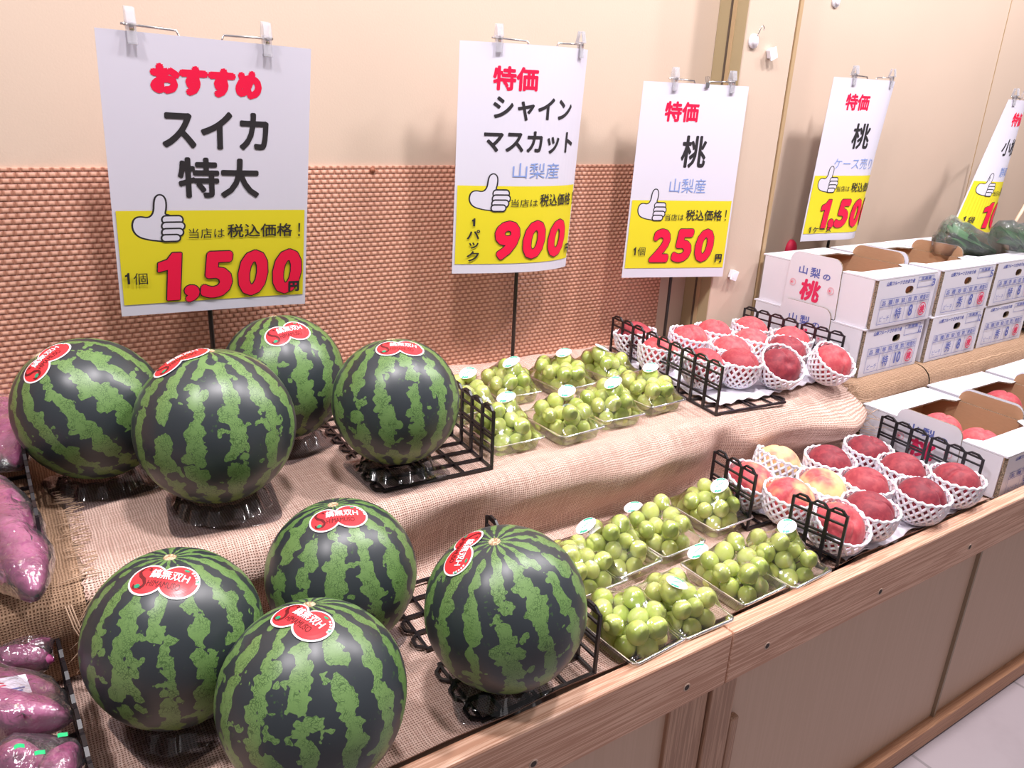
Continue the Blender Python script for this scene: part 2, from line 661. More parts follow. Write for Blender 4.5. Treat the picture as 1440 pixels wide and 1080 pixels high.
def grow(base, fs, g, h, n):
    key = (tuple((round(a, 5), round(b, 5)) for a, b in base[:12]), len(base), round(g, 5), round(h, 5), n)
    if key not in _grown:
        cnt = {}
        for f in fs:
            for i in range(len(f)):
                e = tuple(sorted((f[i], f[(i + 1) % len(f)])))
                cnt[e] = cnt.get(e, 0) + 1
        rim = [e for e, c in cnt.items() if c == 1]
        B = np.array(base)
        offs = [(g * math.cos(2 * PI * (q + .13) / n), h * math.sin(2 * PI * (q + .13) / n)) for q in range(n)] + [(0.0, 0.0)]
        V, E = [], []
        for ox, oy in offs:
            k = len(V)
            V += [Vector(((x + ox) * 100, (y + oy) * 100)) for x, y in base]
            E += [(a + k, b + k) for a, b in rim]
        r = geometry.delaunay_2d_cdt(V, E, [], 0, 2e-4)
        vo = np.array([(q.x / 100, q.y / 100) for q in r[0]])
        fo = np.array([tuple(f) for f in r[2] if len(f) == 3])
        C = vo[fo].mean(1)
        tris = np.array([(f[0], f[i], f[i + 1]) for f in fs for i in range(1, len(f) - 1)])
        A0, A1, A2 = B[tris[:, 0]], B[tris[:, 1]], B[tris[:, 2]]
        inside = np.zeros(len(C), bool)

        def cr(p, q, c):
            return (q[None, :, 0] - p[None, :, 0]) * (c[:, None, 1] - p[None, :, 1]) - (q[None, :, 1] - p[None, :, 1]) * (c[:, None, 0] - p[None, :, 0])
        for ox, oy in offs:
            todo = np.where(~inside)[0]
            c = C[todo] - np.array((ox, oy))
            d0, d1, d2 = cr(A0, A1, c), cr(A1, A2, c), cr(A2, A0, c)
            hit = (((d0 >= 0) & (d1 >= 0) & (d2 >= 0)) | ((d0 <= 0) & (d1 <= 0) & (d2 <= 0))).any(1)
            inside[todo[hit]] = True
        keep = [tuple(int(i) for i in reversed(f)) for f in fo[inside]]
        _grown[key] = ([tuple(q) for q in vo], keep)
    return _grown[key]


class Print:
    """layers of flat shapes in sheet coordinates: s to the right 0..1, v downward 0..1"""

    def __init__(s, aspect=1.41):
        s.layers = []
        s.asp = aspect
        s.k = 0

    def raw(s, verts, faces, mi, lift=None):
        s.k += 1
        s.layers.append((verts, faces, mi, s.k if lift is None else lift))

    def rect(s, s0, s1, v0, v1, mi):
        s.raw([(s0, v0), (s1, v0), (s1, v1), (s0, v1)], [(0, 3, 2, 1)], mi)

    def text(s, body, s0, s1, v0, v1, mi, bold=0.0, shear=0.0, n=8):
        """bold: stroke growth in widths of the sheet (a true outline union of shifted copies)"""
        g, h = bold, bold / s.asp
        vs, fs = text2d(body, 0.0, shear) if body != '1' else ONE
        base = [(s0 + g + a * (s1 - s0 - 2 * g), v1 - h - b * (v1 - v0 - 2 * h)) for a, b in vs]
        s.raw(*(grow(base, fs, g, h, n) if bold > 0 else (base, fs)), mi)

    def poly(s, pts, mi):
        s.raw(pts, [tuple(reversed(range(len(pts))))], mi)

    def frame(s, s0, s1, v0, v1, w, mi):
        h = w / s.asp
        for a in ((s0, s1, v0, v0 + h), (s0, s1, v1 - h, v1), (s0, s0 + w, v0, v1), (s1 - w, s1, v0, v1)):
            s.rect(*a, mi)

    def ring(s, cs, cv, r, w, mi, n=28):
        vs, fs = [], []
        for k in range(n):
            a = 2 * PI * k / n
            for q in (r, r - w):
                vs.append((cs + q * math.cos(a), cv + q * math.sin(a) / s.asp))
        for k in range(n):
            b = (k + 1) % n
            fs.append((2 * k, 2 * k + 1, 2 * b + 1, 2 * b))
        s.raw(vs, fs, mi)

    def disc(s, cs, cv, r, mi, n=20, ry=None):
        ry = r if ry is None else ry
        s.poly([(cs + r * math.cos(2 * PI * k / n), cv + ry * math.sin(2 * PI * k / n) / s.asp) for k in range(n)], mi)

    def capsule(s, a, b, r, mi, n=9):
        ax, ay = a[0], a[1] * s.asp
        bx, by = b[0], b[1] * s.asp
        ang = math.atan2(by - ay, bx - ax)
        pts = []
        for cx, cy, o in ((bx, by, -PI / 2), (ax, ay, PI / 2)):
            for k in range(n):
                q = ang + o + PI * k / (n - 1)
                pts.append((cx + r * math.cos(q), (cy + r * math.sin(q)) / s.asp))
        s.poly(pts, mi)

    def thumb_up(s, s0, s1, v0, v1, white=0, black=3):
        """a white thumbs-up hand drawn with a dark outline"""
        def P(x, y):
            return (s0 + x * (s1 - s0), v0 + y * (v1 - v0))
        W = s1 - s0
        lw = 0.032 * W / 0.25
        palm = [(0.06, 0.52), (0.16, 0.46), (0.34, 0.50), (0.45, 0.38), (0.47, 0.12), (0.52, 0.03), (0.60, 0.02), (0.66, 0.10), (0.66, 0.28), (0.62, 0.42),
                (0.74, 0.44), (0.80, 0.60), (0.78, 0.90), (0.66, 0.98), (0.50, 0.95), (0.34, 0.93), (0.12, 0.86), (0.03, 0.70)]
        for _ in range(2):
            q = []
            for i in range(len(palm)):
                a, b = palm[i], palm[(i + 1) % len(palm)]
                q += [(a[0] * .75 + b[0] * .25, a[1] * .75 + b[1] * .25), (a[0] * .25 + b[0] * .75, a[1] * .25 + b[1] * .75)]
            palm = q
        cx, cy = 0.45, 0.6
        big, n = [], len(palm)
        for i in range(n):
            a, b = palm[i - 1], palm[(i + 1) % n]
            dx, dy = b[0] - a[0], b[1] - a[1]
            L = math.hypot(dx, dy)
            big.append((palm[i][0] + dy / L * 0.035, palm[i][1] - dx / L * 0.032))
        s.poly([P(*q) for q in big], black)
        s.poly([P(*q) for q in palm], white)
        for i, (xa, xb, y, r) in enumerate(((0.66, 0.90, 0.52, 0.088), (0.65, 0.93, 0.655, 0.088), (0.64, 0.90, 0.785, 0.085), (0.62, 0.84, 0.905, 0.078))):
            s.capsule(P(xa, y), P(xb, y), (r + 0.012) * W, black)
            s.capsule(P(xa, y), P(xb, y), (r - 0.022) * W, white)


def cut_columns(vs, fs, ncol):
    """split flat faces along the sheet's column lines so that print bends with the paper"""
    bm = bmesh.new()
    bv = [bm.verts.new((a, b, 0)) for a, b in vs]
    for f in fs:
        try:
            bm.faces.new([bv[i] for i in f])
        except ValueError:
            pass
    lo, hi = min(a for a, _ in vs), max(a for a, _ in vs)
    for k in range(1, ncol):
        x = k / ncol
        if lo < x < hi:
            bmesh.ops.bisect_plane(bm, geom=bm.verts[:] + bm.edges[:] + bm.faces[:], dist=1e-6, plane_co=(x, 0, 0), plane_no=(1, 0, 0))
    bmesh.ops.triangulate(bm, faces=bm.faces[:])
    bm.verts.index_update()
    out = [(q.co.x, q.co.y) for q in bm.verts], [tuple(q.index for q in f.verts) for f in bm.faces]
    bm.free()
    return out


# ------------------------------------------------------------------ the setting
WALL_Y, WALL_Y2, POST_Y = 1.45, 1.50, 1.358
XL, XR = -1.2, 5.2


def struct(name, mb, mats, **kw):
    o = mb.build(name, mats, **kw)
    o['kind'] = 'structure'
    return o


struct('floor', MB().box((2.0, -0.2, -0.02), (7.5, 4.6, 0.04)), M_FLOOR)
struct('wall_back', MB().box(((XL + 1.60) / 2, WALL_Y + 0.05, 1.2), (1.60 - XL, 0.10, 2.4)), M_WALL)
struct('wall_right', MB().box(((1.60 + XR) / 2, WALL_Y2 + 0.05, 1.2), (XR - 1.60, 0.10, 2.4)), M_WALL)
pil = MB().box(((1.531 + 1.703) / 2, (POST_Y + 1.50) / 2, 1.2), (1.703 - 1.531, 1.50 - POST_Y, 2.4))
pil = struct('trim_1', pil, M_WALL, bevel=0.003)
bd = MB().box((1.714, POST_Y + 0.06, 1.2), (0.012, 0.12, 2.4)).box((1.7225, POST_Y + 0.065, 1.2), (0.005, 0.11, 2.4), mi=1)
bd.box((1.5285, POST_Y + 0.040, 1.2), (0.005, 0.010, 2.4)).box((1.5297, POST_Y + 0.052, 1.2), (0.0026, 0.006, 2.4), mi=1)
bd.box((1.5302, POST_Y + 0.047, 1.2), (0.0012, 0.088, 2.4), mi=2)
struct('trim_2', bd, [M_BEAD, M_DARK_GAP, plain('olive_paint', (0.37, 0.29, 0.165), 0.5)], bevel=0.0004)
struct('trim_3', MB().box((2.95, WALL_Y2 - 0.0005, 1.2), (0.003, 0.002, 2.4)), M_BEAD)

mat_o = MB().box(((XL + 1.433) / 2, WALL_Y - 0.003, (0.62 + 1.168) / 2), (1.433 - XL, 0.006, 1.168 - 0.62)).build('woven_wall_matting', M_MAT)
tag(mat_o, 'terracotta basket-weave matting covering the lower part of the cream wall', 'wall matting')
tk = MB().lathe([(0.0001, -0.004), (0.005, -0.003), (0.006, 0.0), (0.005, 0.0005)], 12, M=Matrix.Translation((0.635, WALL_Y - 0.0058, 1.160)) @ Matrix.Rotation(-PI / 2, 4, 'X'))
tag(tk.build('tack', M_DIRT, smooth=True), 'small dark tack at the top edge of the matting', 'tack')

# ------------------------------------------------------------------ the display counter
RY, RZ, LOW, UP = 0.600, 0.580, 0.563, 0.705
ctr = empty('display_counter', (0.826, RY, 0))
tag(ctr, 'long two-tier wooden produce counter with a pale rail and plywood front panels', 'counter')


def cpart(name, mb, mats, parent=ctr, **kw):
    o = mb.build(name, mats, parent, **kw)
    if parent is ctr:
        o.matrix_parent_inverse = Matrix.Translation(-ctr.location)
    return o


SEAM = 0.826
for i, (x0, x1) in enumerate(((XL, SEAM - 0.0008), (SEAM + 0.0008, 4.6))):
    b = MB().box(((x0 + x1) / 2, RY + 0.0145, RZ - 0.0475), (x1 - x0, 0.029, 0.095))
    r = cpart('front_rail', b, M_RAIL, bevel=0.0035)
    if i == 1:
        r['label'] = 'right-hand rail board, slightly more orange'
    plugs = ((0.470, 0.519), (0.739, 0.519)) if i == 0 else ((0.913, 0.522), (1.215, 0.517), (1.515, 0.517), (1.83, 0.517), (2.13, 0.517))
    for px_, pz_ in plugs:
        q = MB().lathe([(0.0072, 0.0), (0.006, 0.0012), (0.0045, 0.0006)], 14, 1).lathe([(0.0046, 0.0007), (0.0001, 0.0007)], 14, 0)
        o = q.build('screw_plug', [M_PLUG, M_PLUGRIM], r)
        o.matrix_parent_inverse = Matrix.Identity(4)
        o.matrix_local = Matrix.Translation((px_, RY, pz_)) @ Matrix.Rotation(PI / 2, 4, 'X')
PYF = 0.612
for x0, x1 in ((XL, 0.722), (0.858, 1.596), (1.603, 2.40), (2.407, 4.6)):
    cpart('front_panel', MB().box(((x0 + x1) / 2, PYF + 0.012, 0.262), (x1 - x0, 0.018, 0.45)), M_PANEL)
cpart('post', MB().box((0.760, PYF + 0.008, 0.262), (0.079, 0.026, 0.45)), M_POST, bevel=0.002)
cpart('post', MB().box((0.830, PYF + 0.005, 0.262), (0.055, 0.030, 0.45)), M_POST, bevel=0.002)
for x in (1.6, 2.4035):
    cpart('joint_batten', MB().box((x, PYF + 0.002, 0.266), (0.007, 0.012, 0.438)), M_BATTEN)
cpart('cleat', MB().box((0.869, PYF - 0.004, 0.19), (0.020, 0.014, 0.42)), M_POST, bevel=0.004)
cpart('kickboard', MB().box(((0.86 + 4.6) / 2, PYF - 0.006, 0.0255), (4.6 - 0.86, 0.026, 0.045)), M_KICK, bevel=0.002)
cpart('kickboard', MB().box(((XL + 0.72) / 2, PYF - 0.006, 0.0255), (0.72 - XL, 0.026, 0.045)), M_KICK, bevel=0.002)
cpart('lower_deck', MB().box(((XL + 4.6) / 2, 0.840, LOW - 0.024), (4.6 - XL, 0.42, 0.036)), M_PANEL)
cpart('upper_deck', MB().box(((XL + 1.515) / 2, 1.220, UP - 0.076), (1.515 - XL, 0.43, 0.14)), M_PANEL)
cpart('upper_deck', MB().box(((1.517 + 4.6) / 2, 1.180, UP - 0.076), (4.6 - 1.517, 0.345, 0.14)), M_PANEL)
cpart('back_frame', MB().box(((XL + 1.515) / 2, 1.2, 0.27), (1.515 - XL, 0.45, 0.5)), M_PANEL)
cpart('back_frame', MB().box(((1.517 + 4.6) / 2, 1.18, 0.27), (4.6 - 1.517, 0.345, 0.5)), M_PANEL)


# ------------------------------------------------------------------ burlap cloths
def nz(x, y, z=0.0):
    return noise.noise(Vector((x, y, z)))


def ribbon(prof, x0, x1, nx, disp, ragged=0.0):
    """sweep a (y,z) profile along x; disp(x, t, y, z) -> (dx, dy, dz); UV in metres"""
    mb = MB()
    L = [0.0]
    for a, b in zip(prof, prof[1:]):
        L.append(L[-1] + math.hypot(b[0] - a[0], b[1] - a[1]))
    n = len(prof)
    verts, uv, faces = [], [], []
    for j, (y, z) in enumerate(prof):
        for i in range(nx + 1):
            x = x0 + (x1 - x0) * i / nx
            e = 0
            if ragged and i in (0, nx):
                e = ragged * nz(j * 0.9, 3.3, i)
            dx, dy, dz = disp(x, L[j] / L[-1], y, z)
            verts.append((x + dx + e, y + dy, z + dz))
            uv.append((x, L[j]))
    for j in range(n - 1):
        for i in range(nx):
            a = j * (nx + 1) + i
            faces.append((a, a + 1, a + nx + 2, a + nx + 1))
    mb.add(verts, faces)
    mb.uv = uv
    return mb


def spline(pts, n):
    """Catmull-Rom through 2D points"""
    out = []
    P = [pts[0]] + list(pts) + [pts[-1]]
    for i in range(1, len(P) - 2):
        for k in range(n):
            t = k / n
            a, b, c, d = P[i - 1], P[i], P[i + 1], P[i + 2]
            out.append(tuple(0.5 * (2 * b[q] + (c[q] - a[q]) * t + (2 * a[q] - 5 * b[q] + 4 * c[q] - d[q]) * t * t + (3 * b[q] - a[q] - 3 * c[q] + d[q]) * t ** 3) for q in (0, 1)))
    out.append(tuple(pts[-1]))
    return out


def sst(a, b, x):
    t = min(1, max(0, (x - a) / (b - a)))
    return t * t * (3 - 2 * t)


def upper_disp(x, t, y, z):
    back = sst(1.33, 1.42, y)
    face = 1 - sst(0.55, 0.69, z) if False else sst(0.700, 0.655, z) if y < 1.0 else (1.0 if z < 0.69 else 0.0)
    top = 1.0 - face
    fold = 0.026 * nz(x * 3.1, t * 3.0, 2.0) + 0.014 * nz(x * 7.7 + t * 5, t * 2.2, 5.0)
    bulge = 0.075 * math.exp(-((x - 1.53) / 0.13) ** 2) + 0.022 * math.exp(-((x - 1.27) / 0.07) ** 2) + 0.014 * math.exp(-((x - 0.86) / 0.2) ** 2) - 0.018 * math.exp(-((x - 1.19) / 0.035) ** 2)
    dy = -(fold + bulge) * face * sst(0.56, 0.64, z)
    dz = -abs(0.0022 * nz(x * 9, y * 9, 1.0)) * top
    hump = 0.012 + 0.022 * (0.5 + nz(x * 4.2, 0.0, 7.7)) + 0.010 * nz(x * 12, 1.5, 2.2)
    dz += back * max(0.0, hump) * (1 - sst(1.22, 1.34, x) * 0.75) * top
    over = sst(1.500, 1.530, x)
    dz += 0.0022 * over * top
    dy -= 0.010 * over * face
    if x > 1.515 and y > 1.345:
        dy += 1.345 - y
    return 0, dy, dz


UP_PROF = spline([(1.444, 0.712), (1.425, 0.713), (1.395, 0.7085), (1.34, 0.7055), (1.2, 0.7055), (1.08, 0.7055), (1.015, 0.7055), (0.990, 0.7015), (0.976, 0.688), (0.974, 0.660), (0.980, 0.63), (0.988, 0.600), (0.990, 0.580), (0.984, 0.5675), (0.972, 0.5640), (0.955, 0.5637)], 5)
up = ribbon(UP_PROF, 0.035, 1.622, 200, upper_disp, 0.012)
o = up.build('burlap_cloth', M_BURLAP, smooth=True)
tag(o, 'pale burlap cloth draped over the upper tier under the melons, grapes and peaches', 'cloth')
# fringes on its two cut ends
rng = random.Random(5)


def fringe(parent, pts, name='fringe'):
    mb = MB()
    for a, d, L in pts:
        a, d = Vector(a), Vector(d).normalized()
        side = Vector((rng.uniform(-1, 1), rng.uniform(-1, 1), rng.uniform(-0.4, 0.4))) * 0.25
        q = [a + d * (L * k / 4) + side * (L * (k / 4) ** 2) + Vector((0, 0, 0.002)) for k in range(5)]
        for k in range(5):
            if q[k].y > 0.985:
                q[k].z = max(q[k].z, UP + 0.0022)
        mb.tube(q, [0.0008, 0.0008, 0.0007, 0.0006, 0.0004], 4)
    return tag(mb.build(name, M_THREAD, parent), kind='stuff')


pts = []
for k in range(70):
    y = 0.985 + 0.33 * k / 70
    pts.append(((0.044 + rng.uniform(-.006, .012), y, UP + 0.003), (-1, rng.uniform(-.5, .3), 0.0), rng.uniform(0.012, 0.03)))
for k in range(26):
    pts.append(((0.040 + rng.uniform(-.004, .012), 0.972, 0.69 - 0.055 * k / 26), (-0.7, -0.1, -1.0), rng.uniform(0.02, 0.06)))
fringe(o, pts)
pts = []
for k in range(60):
    tt = k / 60
    pr = UP_PROF[int(20 + tt * 38)]
    dx, dy, dz = upper_disp(1.622, 0.8, *pr)
    pts.append(((1.618, pr[0] + dy, pr[1] + dz + 0.002), (0.9, rng.uniform(-0.9, 0.2), rng.uniform(-0.8, 0.2)), rng.uniform(0.02, 0.065)))
fringe(o, pts)


def plain_disp(amp, seed):
    def f(x, t, y, z):
        face = 1.0 if z < 0.69 and y < 1.02 else 0.0
        return 0, -face * amp * (0.5 + nz(x * 4, t * 2, seed)), -abs(0.002 * nz(x * 8, y * 8, seed))
    return f


UP2 = spline([(1.352, 0.7055), (1.2, 0.7055), (1.05, 0.7055), (1.006, 0.704), (0.984, 0.692), (0.974, 0.672), (0.974, 0.640), (0.984, 0.60), (0.99, 0.57)], 5)
o = ribbon(UP2, 1.528, 1.955, 60, plain_disp(0.006, 3)).build('burlap_cloth', M_BURLAP_B, smooth=True)
tag(o, 'short brown burlap cover under the left stack of white cartons', 'cloth')
o = ribbon(UP2, 1.960, 4.3, 160, plain_disp(0.010, 8)).build('burlap_cloth', M_BURLAP_B, smooth=True)
tag(o, 'long brown burlap cover under the middle and right carton stacks', 'cloth')
UP3 = spline([(1.444, 0.7055), (1.2, 0.7055), (1.02, 0.7055), (0.992, 0.7005), (0.978, 0.688), (0.975, 0.65), (0.983, 0.61), (0.99, 0.57)], 5)
o = ribbon(UP3, -1.15, 0.031, 90, plain_disp(0.008, 5)).build('burlap_cloth', M_BURLAP_B, smooth=True)
tag(o, 'brown burlap cover under the upper bags of sweet potatoes', 'cloth')

LOWP = spline([(0.998, 0.5585), (0.93, 0.5585), (0.85, 0.5585), (0.74, 0.5585), (0.67, 0.5588), (0.648, 0.5625), (0.638, 0.571), (0.6325, 0.579)], 5)


def low_disp(x, t, y, z):
    edge = sst(0.66, 0.635, y)
    return 0, edge * 0.004 * nz(x * 12, 0.0, 4.0), 0.0035 + (0.0012 * nz(x * 7, y * 7, 3.0) - 0.0015) * (1 - edge) + edge * 0.003 * nz(x * 9, 2.0, 6.0)


o = ribbon(LOWP, -1.15, 1.66, 200, low_disp).build('burlap_cloth', M_BURLAP, smooth=True)
tag(o, 'burlap lining laid on the lower tier behind the wooden rail', 'cloth')
th = MB()
for seed in range(3):
    rr = random.Random(seed + 40)
    a = at(84 + seed * 5, 815 + seed * 4, z=0.69)
    q = [Vector((a.x, 0.965, 0.69)), Vector((a.x + .005, 0.958, 0.66)), Vector((a.x + .02 + rr.uniform(-.01, .01), 0.95, 0.62)), Vector((a.x + .04, 0.94, 0.58)), Vector((a.x + .05 + rr.uniform(-.01, .02), 0.91, 0.566)), Vector((a.x + .10, 0.87 + rr.uniform(-.02, .02), 0.566))]
    th.tube(q, 0.0009, 5)
tag(th.build('loose_jute_threads', M_THREAD, smooth=True), 'loose jute threads hanging from the frayed burlap corner', 'thread')

# ------------------------------------------------------------------ watermelons on clear trays
def melon_mesh():
    mb = MB()
    R = 0.104
    nu, nv = 96, 60

    def fn(u, v):
        a = 2 * PI * u
        ph_ = -PI / 2 + PI * min(max(v, 0.0005), 0.9995)
        c, s_ = math.cos(ph_), math.sin(ph_)
        rr = R * (1 + 0.004 * math.cos(12 * a) * c * c - 0.018 * math.exp(-((1 - s_) / 0.02)) - 0.02 * math.exp(-((1 + s_) / 0.02)))
        return (rr * c * math.cos(a), rr * c * math.sin(a), rr * s_)
    mb.grid(fn, nu, nv, closed_u=True)
    return mb.mesh('watermelon_rind', M_MELON, smooth=True)


ME_MELON = melon_mesh()
sc_mb = MB().lathe([(0.0001, 0.0008), (0.003, 0.0016), (0.0048, 0.0006), (0.0062, 0.0016), (0.0075, 0.0004), (0.0085, -0.0008)], 20)
ME_SCAR = sc_mb.mesh('stem_scar', M_SCAR, smooth=True)


def sticker_mesh(R, w=0.078):
    """a two-lobed fruit sticker wrapped on a sphere of radius R; its plane is x (text) / y (up), outward +z"""
    asp = 1.0
    mats = [M_WHITE_PRINT, M_STICK_RED, M_WHITE_PRINT, M_STICK_DARK, M_STICK_GREEN]
    mb = MB()

    def put(x, y, lift):
        q = Vector((x, y, math.sqrt(max(R * R - x * x - y * y, 1e-9)))).normalized() * (R + lift)
        return (q.x, q.y, q.z)

    def lobes(grow):
        out = []
        for k in range(72):
            a = 2 * PI * k / 72
            best = 0
            for cx, cy, r in ((-0.0165, -0.002, 0.0205 + grow), (0.0165, 0.001, 0.0220 + grow)):
                cx, cy, r = cx * w / .078, cy * w / .078, r * w / .078
                d = Vector((math.cos(a), math.sin(a)))
                b = d.x * cx + d.y * cy
                disc = b * b - (cx * cx + cy * cy - r * r)
                if disc >= 0:
                    best = max(best, b + math.sqrt(disc))
            out.append((best * math.cos(a), best * math.sin(a)))
        return out

    def disc(outline, lift, mi):
        n = len(outline)
        vs = [put(0, 0, lift)]
        fs = []
        rings = 7
        for j in range(1, rings + 1):
            for x, y in outline:
                vs.append(put(x * j / rings, y * j / rings, lift))
        for k in range(n):
            fs.append((0, 1 + k, 1 + (k + 1) % n))
        for j in range(rings - 1):
            for k in range(n):
                a = 1 + j * n + k
                b = 1 + j * n + (k + 1) % n
                fs.append((a, a + n, b + n, b))
        mb.add(vs, fs, mi)

    disc(lobes(0.0), 0.0007, 0)
    disc(lobes(-0.0022), 0.0010, 1)

    def text(body, x0, x1, y0, y1, mi, lift, bold=0.0, rot=0.0):
        vs, fs = text2d(body)
        k = w / .078
        base = [(x0 + a * (x1 - x0), y0 + b * (y1 - y0)) for a, b in vs]
        if bold:
            base, fs = grow([(a * 10, -b * 10) for a, b in base], fs, bold * 10, bold * 10, 6)
            base = [(a / 10, -b / 10) for a, b in base]
        mb.add([put(x * k, y * k, lift) for x, y in base], fs, mi)
    text('縞無双H', -0.0148, 0.0262, -0.0005, 0.0125, 3, 0.0012, 0.00045)
    text('縞無双H', -0.0150, 0.0260, 0.0000, 0.0122, 2, 0.0014, 0.00025)
    text('S', -0.030, -0.0155, -0.016, 0.0145, 3, 0.0011)
    text('HIMAMUSO', -0.0145, 0.021, -0.0108, -0.0030, 3, 0.0012, 0.0002)
    for cx, cy, rx, ry, mi in ((-0.024, -0.0115, 0.0032, 0.0027, 4), (0.0195, 0.0165, 0.003, 0.0016, 4), (0.0345, 0.0065, 0.0016, 0.0028, 4)):
        vs = [put((cx + rx * math.cos(2 * PI * k / 14)) * w / .078, (cy + ry * math.sin(2 * PI * k / 14)) * w / .078, 0.0014) for k in range(14)]
        mb.add(vs, [tuple(range(14))], mi)
    for k in range(5):
        a = R_(62 - 13 * k)
        cx, cy = 0.0185 + 0.0165 * math.cos(a), 0.001 + 0.0165 * math.sin(a)
        vs = [put((cx + 0.0014 * math.cos(2 * PI * q / 8)) * w / .078, (cy + 0.0014 * math.sin(2 * PI * q / 8)) * w / .078, 0.0014) for q in range(8)]
        mb.add(vs, [tuple(range(8))], 2)
    return mb.mesh('sticker', mats, smooth=False)


ME_STICK = sticker_mesh(0.104)


def tray_mesh():
    """clear fluted punnet base: square flange on the shelf, ring of flutes that carries the melon"""
    mb = MB()

    def sq(a, r, n=5.0):
        c, s_ = math.cos(a), math.sin(a)
        return r / ((abs(c) ** n + abs(s_) ** n) ** (1 / n))
    n = 96
    prof = []
    rows = []
    for k in range(7):
        row = []
        for i in range(n):
            a = 2 * PI * i / n
            fl = 0.5 + 0.5 * math.tanh(3 * math.cos(12 * a))
            if k == 0:
                r, z = sq(a, 0.074, 7), 0.0010
            elif k == 1:
                r, z = sq(a, 0.0725, 7), 0.0022
            elif k == 2:
                r, z = 0.071, 0.0022
            elif k == 3:
                r, z = 0.066 - 0.004 * fl, 0.004
            elif k == 4:
                r, z = 0.060 - 0.006 * fl, 0.022 + 0.0010 * fl
            elif k == 5:
                r, z = 0.052 - 0.004 * fl, 0.0255
            else:
                r, z = 0.045, 0.0215
            row.append((r * math.cos(a), r * math.sin(a), z))
        rows += row
    fs = []
    for k in range(6):
        for i in range(n):
            i2 = (i + 1) % n
            fs.append((k * n + i, k * n + i2, (k + 1) * n + i2, (k + 1) * n + i))
    mb.add(rows, fs)
    return mb.mesh('clear_tray', M_TRAY, smooth=True)


ME_TRAY = tray_mesh()

# name: centre x, y, radius, base height, z-stretch, stem pixel (or None -> direction), sticker pixel, text direction in the picture, label
UPZ, LOZ = UP + 0.001, LOW
RACKH = 0.006
MELONS = [
    ((0.0895, 1.258), 0.1040, UPZ, 1.05, Vector((-0.55, 0.15, 0.82)), (65, 509), (0.75, -0.66), 'watermelon at the far back left whose stripes lean, beside the purple sweet potatoes'),
    ((0.2330, 1.098), 0.1120, UPZ, 1.0, Vector((0.02, 0.12, 0.99)), (252, 505), (0.88, -0.42), 'big watermelon at the front of the upper tier, under the 1,500 sign'),
    ((0.3890, 1.273), 0.1045, UPZ, 1.03, (383, 445), (404, 468), (1.0, -0.2), 'watermelon standing behind the others at the black pole of the 1,500 sign'),
    ((0.5090, 1.077), 0.1025, UPZ + RACKH, 1.0, Vector((0.03, 0.25, 0.96)), (562, 488), (1.0, 0.06), 'watermelon on the black rack of the upper tier, next to the grapes'),
    ((0.1120, 0.847), 0.1015, LOZ, 1.03, (239, 785), (230, 817), (1.0, 0.16), 'lower-tier watermelon nearest the sweet potatoes, sticker level under its stem'),
    ((0.2190, 0.676), 0.1015, LOZ, 1.0, (434, 848), (424, 870), (0.85, 0.5), 'watermelon nearest the viewer at the bottom edge, its sticker tilted'),
    ((0.3320, 0.877), 0.1016, LOZ, 1.0, (468, 708), (475, 727), (1.0, -0.1), 'rear watermelon of the lower tier, against the draped burlap'),
    ((0.4790, 0.692), 0.1040, LOZ + RACKH, 1.0, (695, 760), (651, 772), (-0.5, 0.85), 'lower-tier watermelon in the black rack at the rail, sticker turned sideways'),
]
for i, ((x, y), r, bz, st_, stem, spx, sdir, lab) in enumerate(MELONS):
    s = r / 0.104
    tr = link('clear_tray', ME_TRAY)
    tr.location = (x, y, bz)
    tr.rotation_euler.z = R_((12, -8, 25, 4, 18, -12, 30, -24)[i])
    tr.scale = (s * (0.62, 0.92, 0.98)[0 if i == 5 else 1 if i == 7 else 2],) * 2 + (s * 0.98,)
    tag(tr, 'clear tray under the ' + lab.split(',')[0].split(' whose')[0], 'tray', 'clear trays under the watermelons')
    cz = bz + 0.019 + r * (1 + (st_ - 1) * 0.5)
    c = Vector((x, y, cz))
    up_dir = stem.normalized() if isinstance(stem, Vector) else on_sphere(stem[0], stem[1], c, r)
    # spin about the stem so that local -Y faces the viewer
    zax = up_dir
    view = (EYE - c).normalized()
    xax = (-view).cross(zax).normalized() if abs(view.dot(zax)) < 0.99 else Vector((1, 0, 0))
    yax = zax.cross(xax)
    rot = Matrix((xax, yax, zax)).transposed() @ Matrix.Rotation(i * 1.37, 3, 'Z')
    me = link('watermelon', ME_MELON)
    me.matrix_world = Matrix.LocRotScale(c, rot.to_quaternion(), Vector((s, s, s * st_)))
    tag(me, lab, 'watermelon', 'striped watermelons')
    scar = link('stem_scar', ME_SCAR, me)
    scar.location = (0, 0, 0.1035 - 0.0018)
    # sticker
    pd = on_sphere(spx[0], spx[1], c, r)
    pd2 = on_sphere(spx[0] + sdir[0] * 6, spx[1] + sdir[1] * 6, c, r)
    tx = (pd2 - pd)
    tx = (tx - pd * tx.dot(pd)).normalized()
    ty = pd.cross(tx)
    sm = Matrix((tx, ty, pd)).transposed().to_4x4()
    loc = me.matrix_world.inverted() @ (Matrix.Translation(c) @ sm @ Matrix.Scale(s * (1.006 if st_ < 1.02 else 1.02), 4))
    sk = link('sticker', ME_STICK, me)
    sk['label'] = 'red two-lobed sticker with white rim and lettering'
    sk.matrix_local = loc
    # hug the stretched rind
    if st_ > 1.001:
        inv = me.matrix_world.inverted()
        ms = ME_STICK.copy()
        sk.data = ms
        for q in ms.vertices:
            p = loc @ q.co
            lift = q.co.length - 0.104
            q.co = p.normalized() * (0.1042 + lift)
        sk.matrix_local = Matrix.Identity(4)


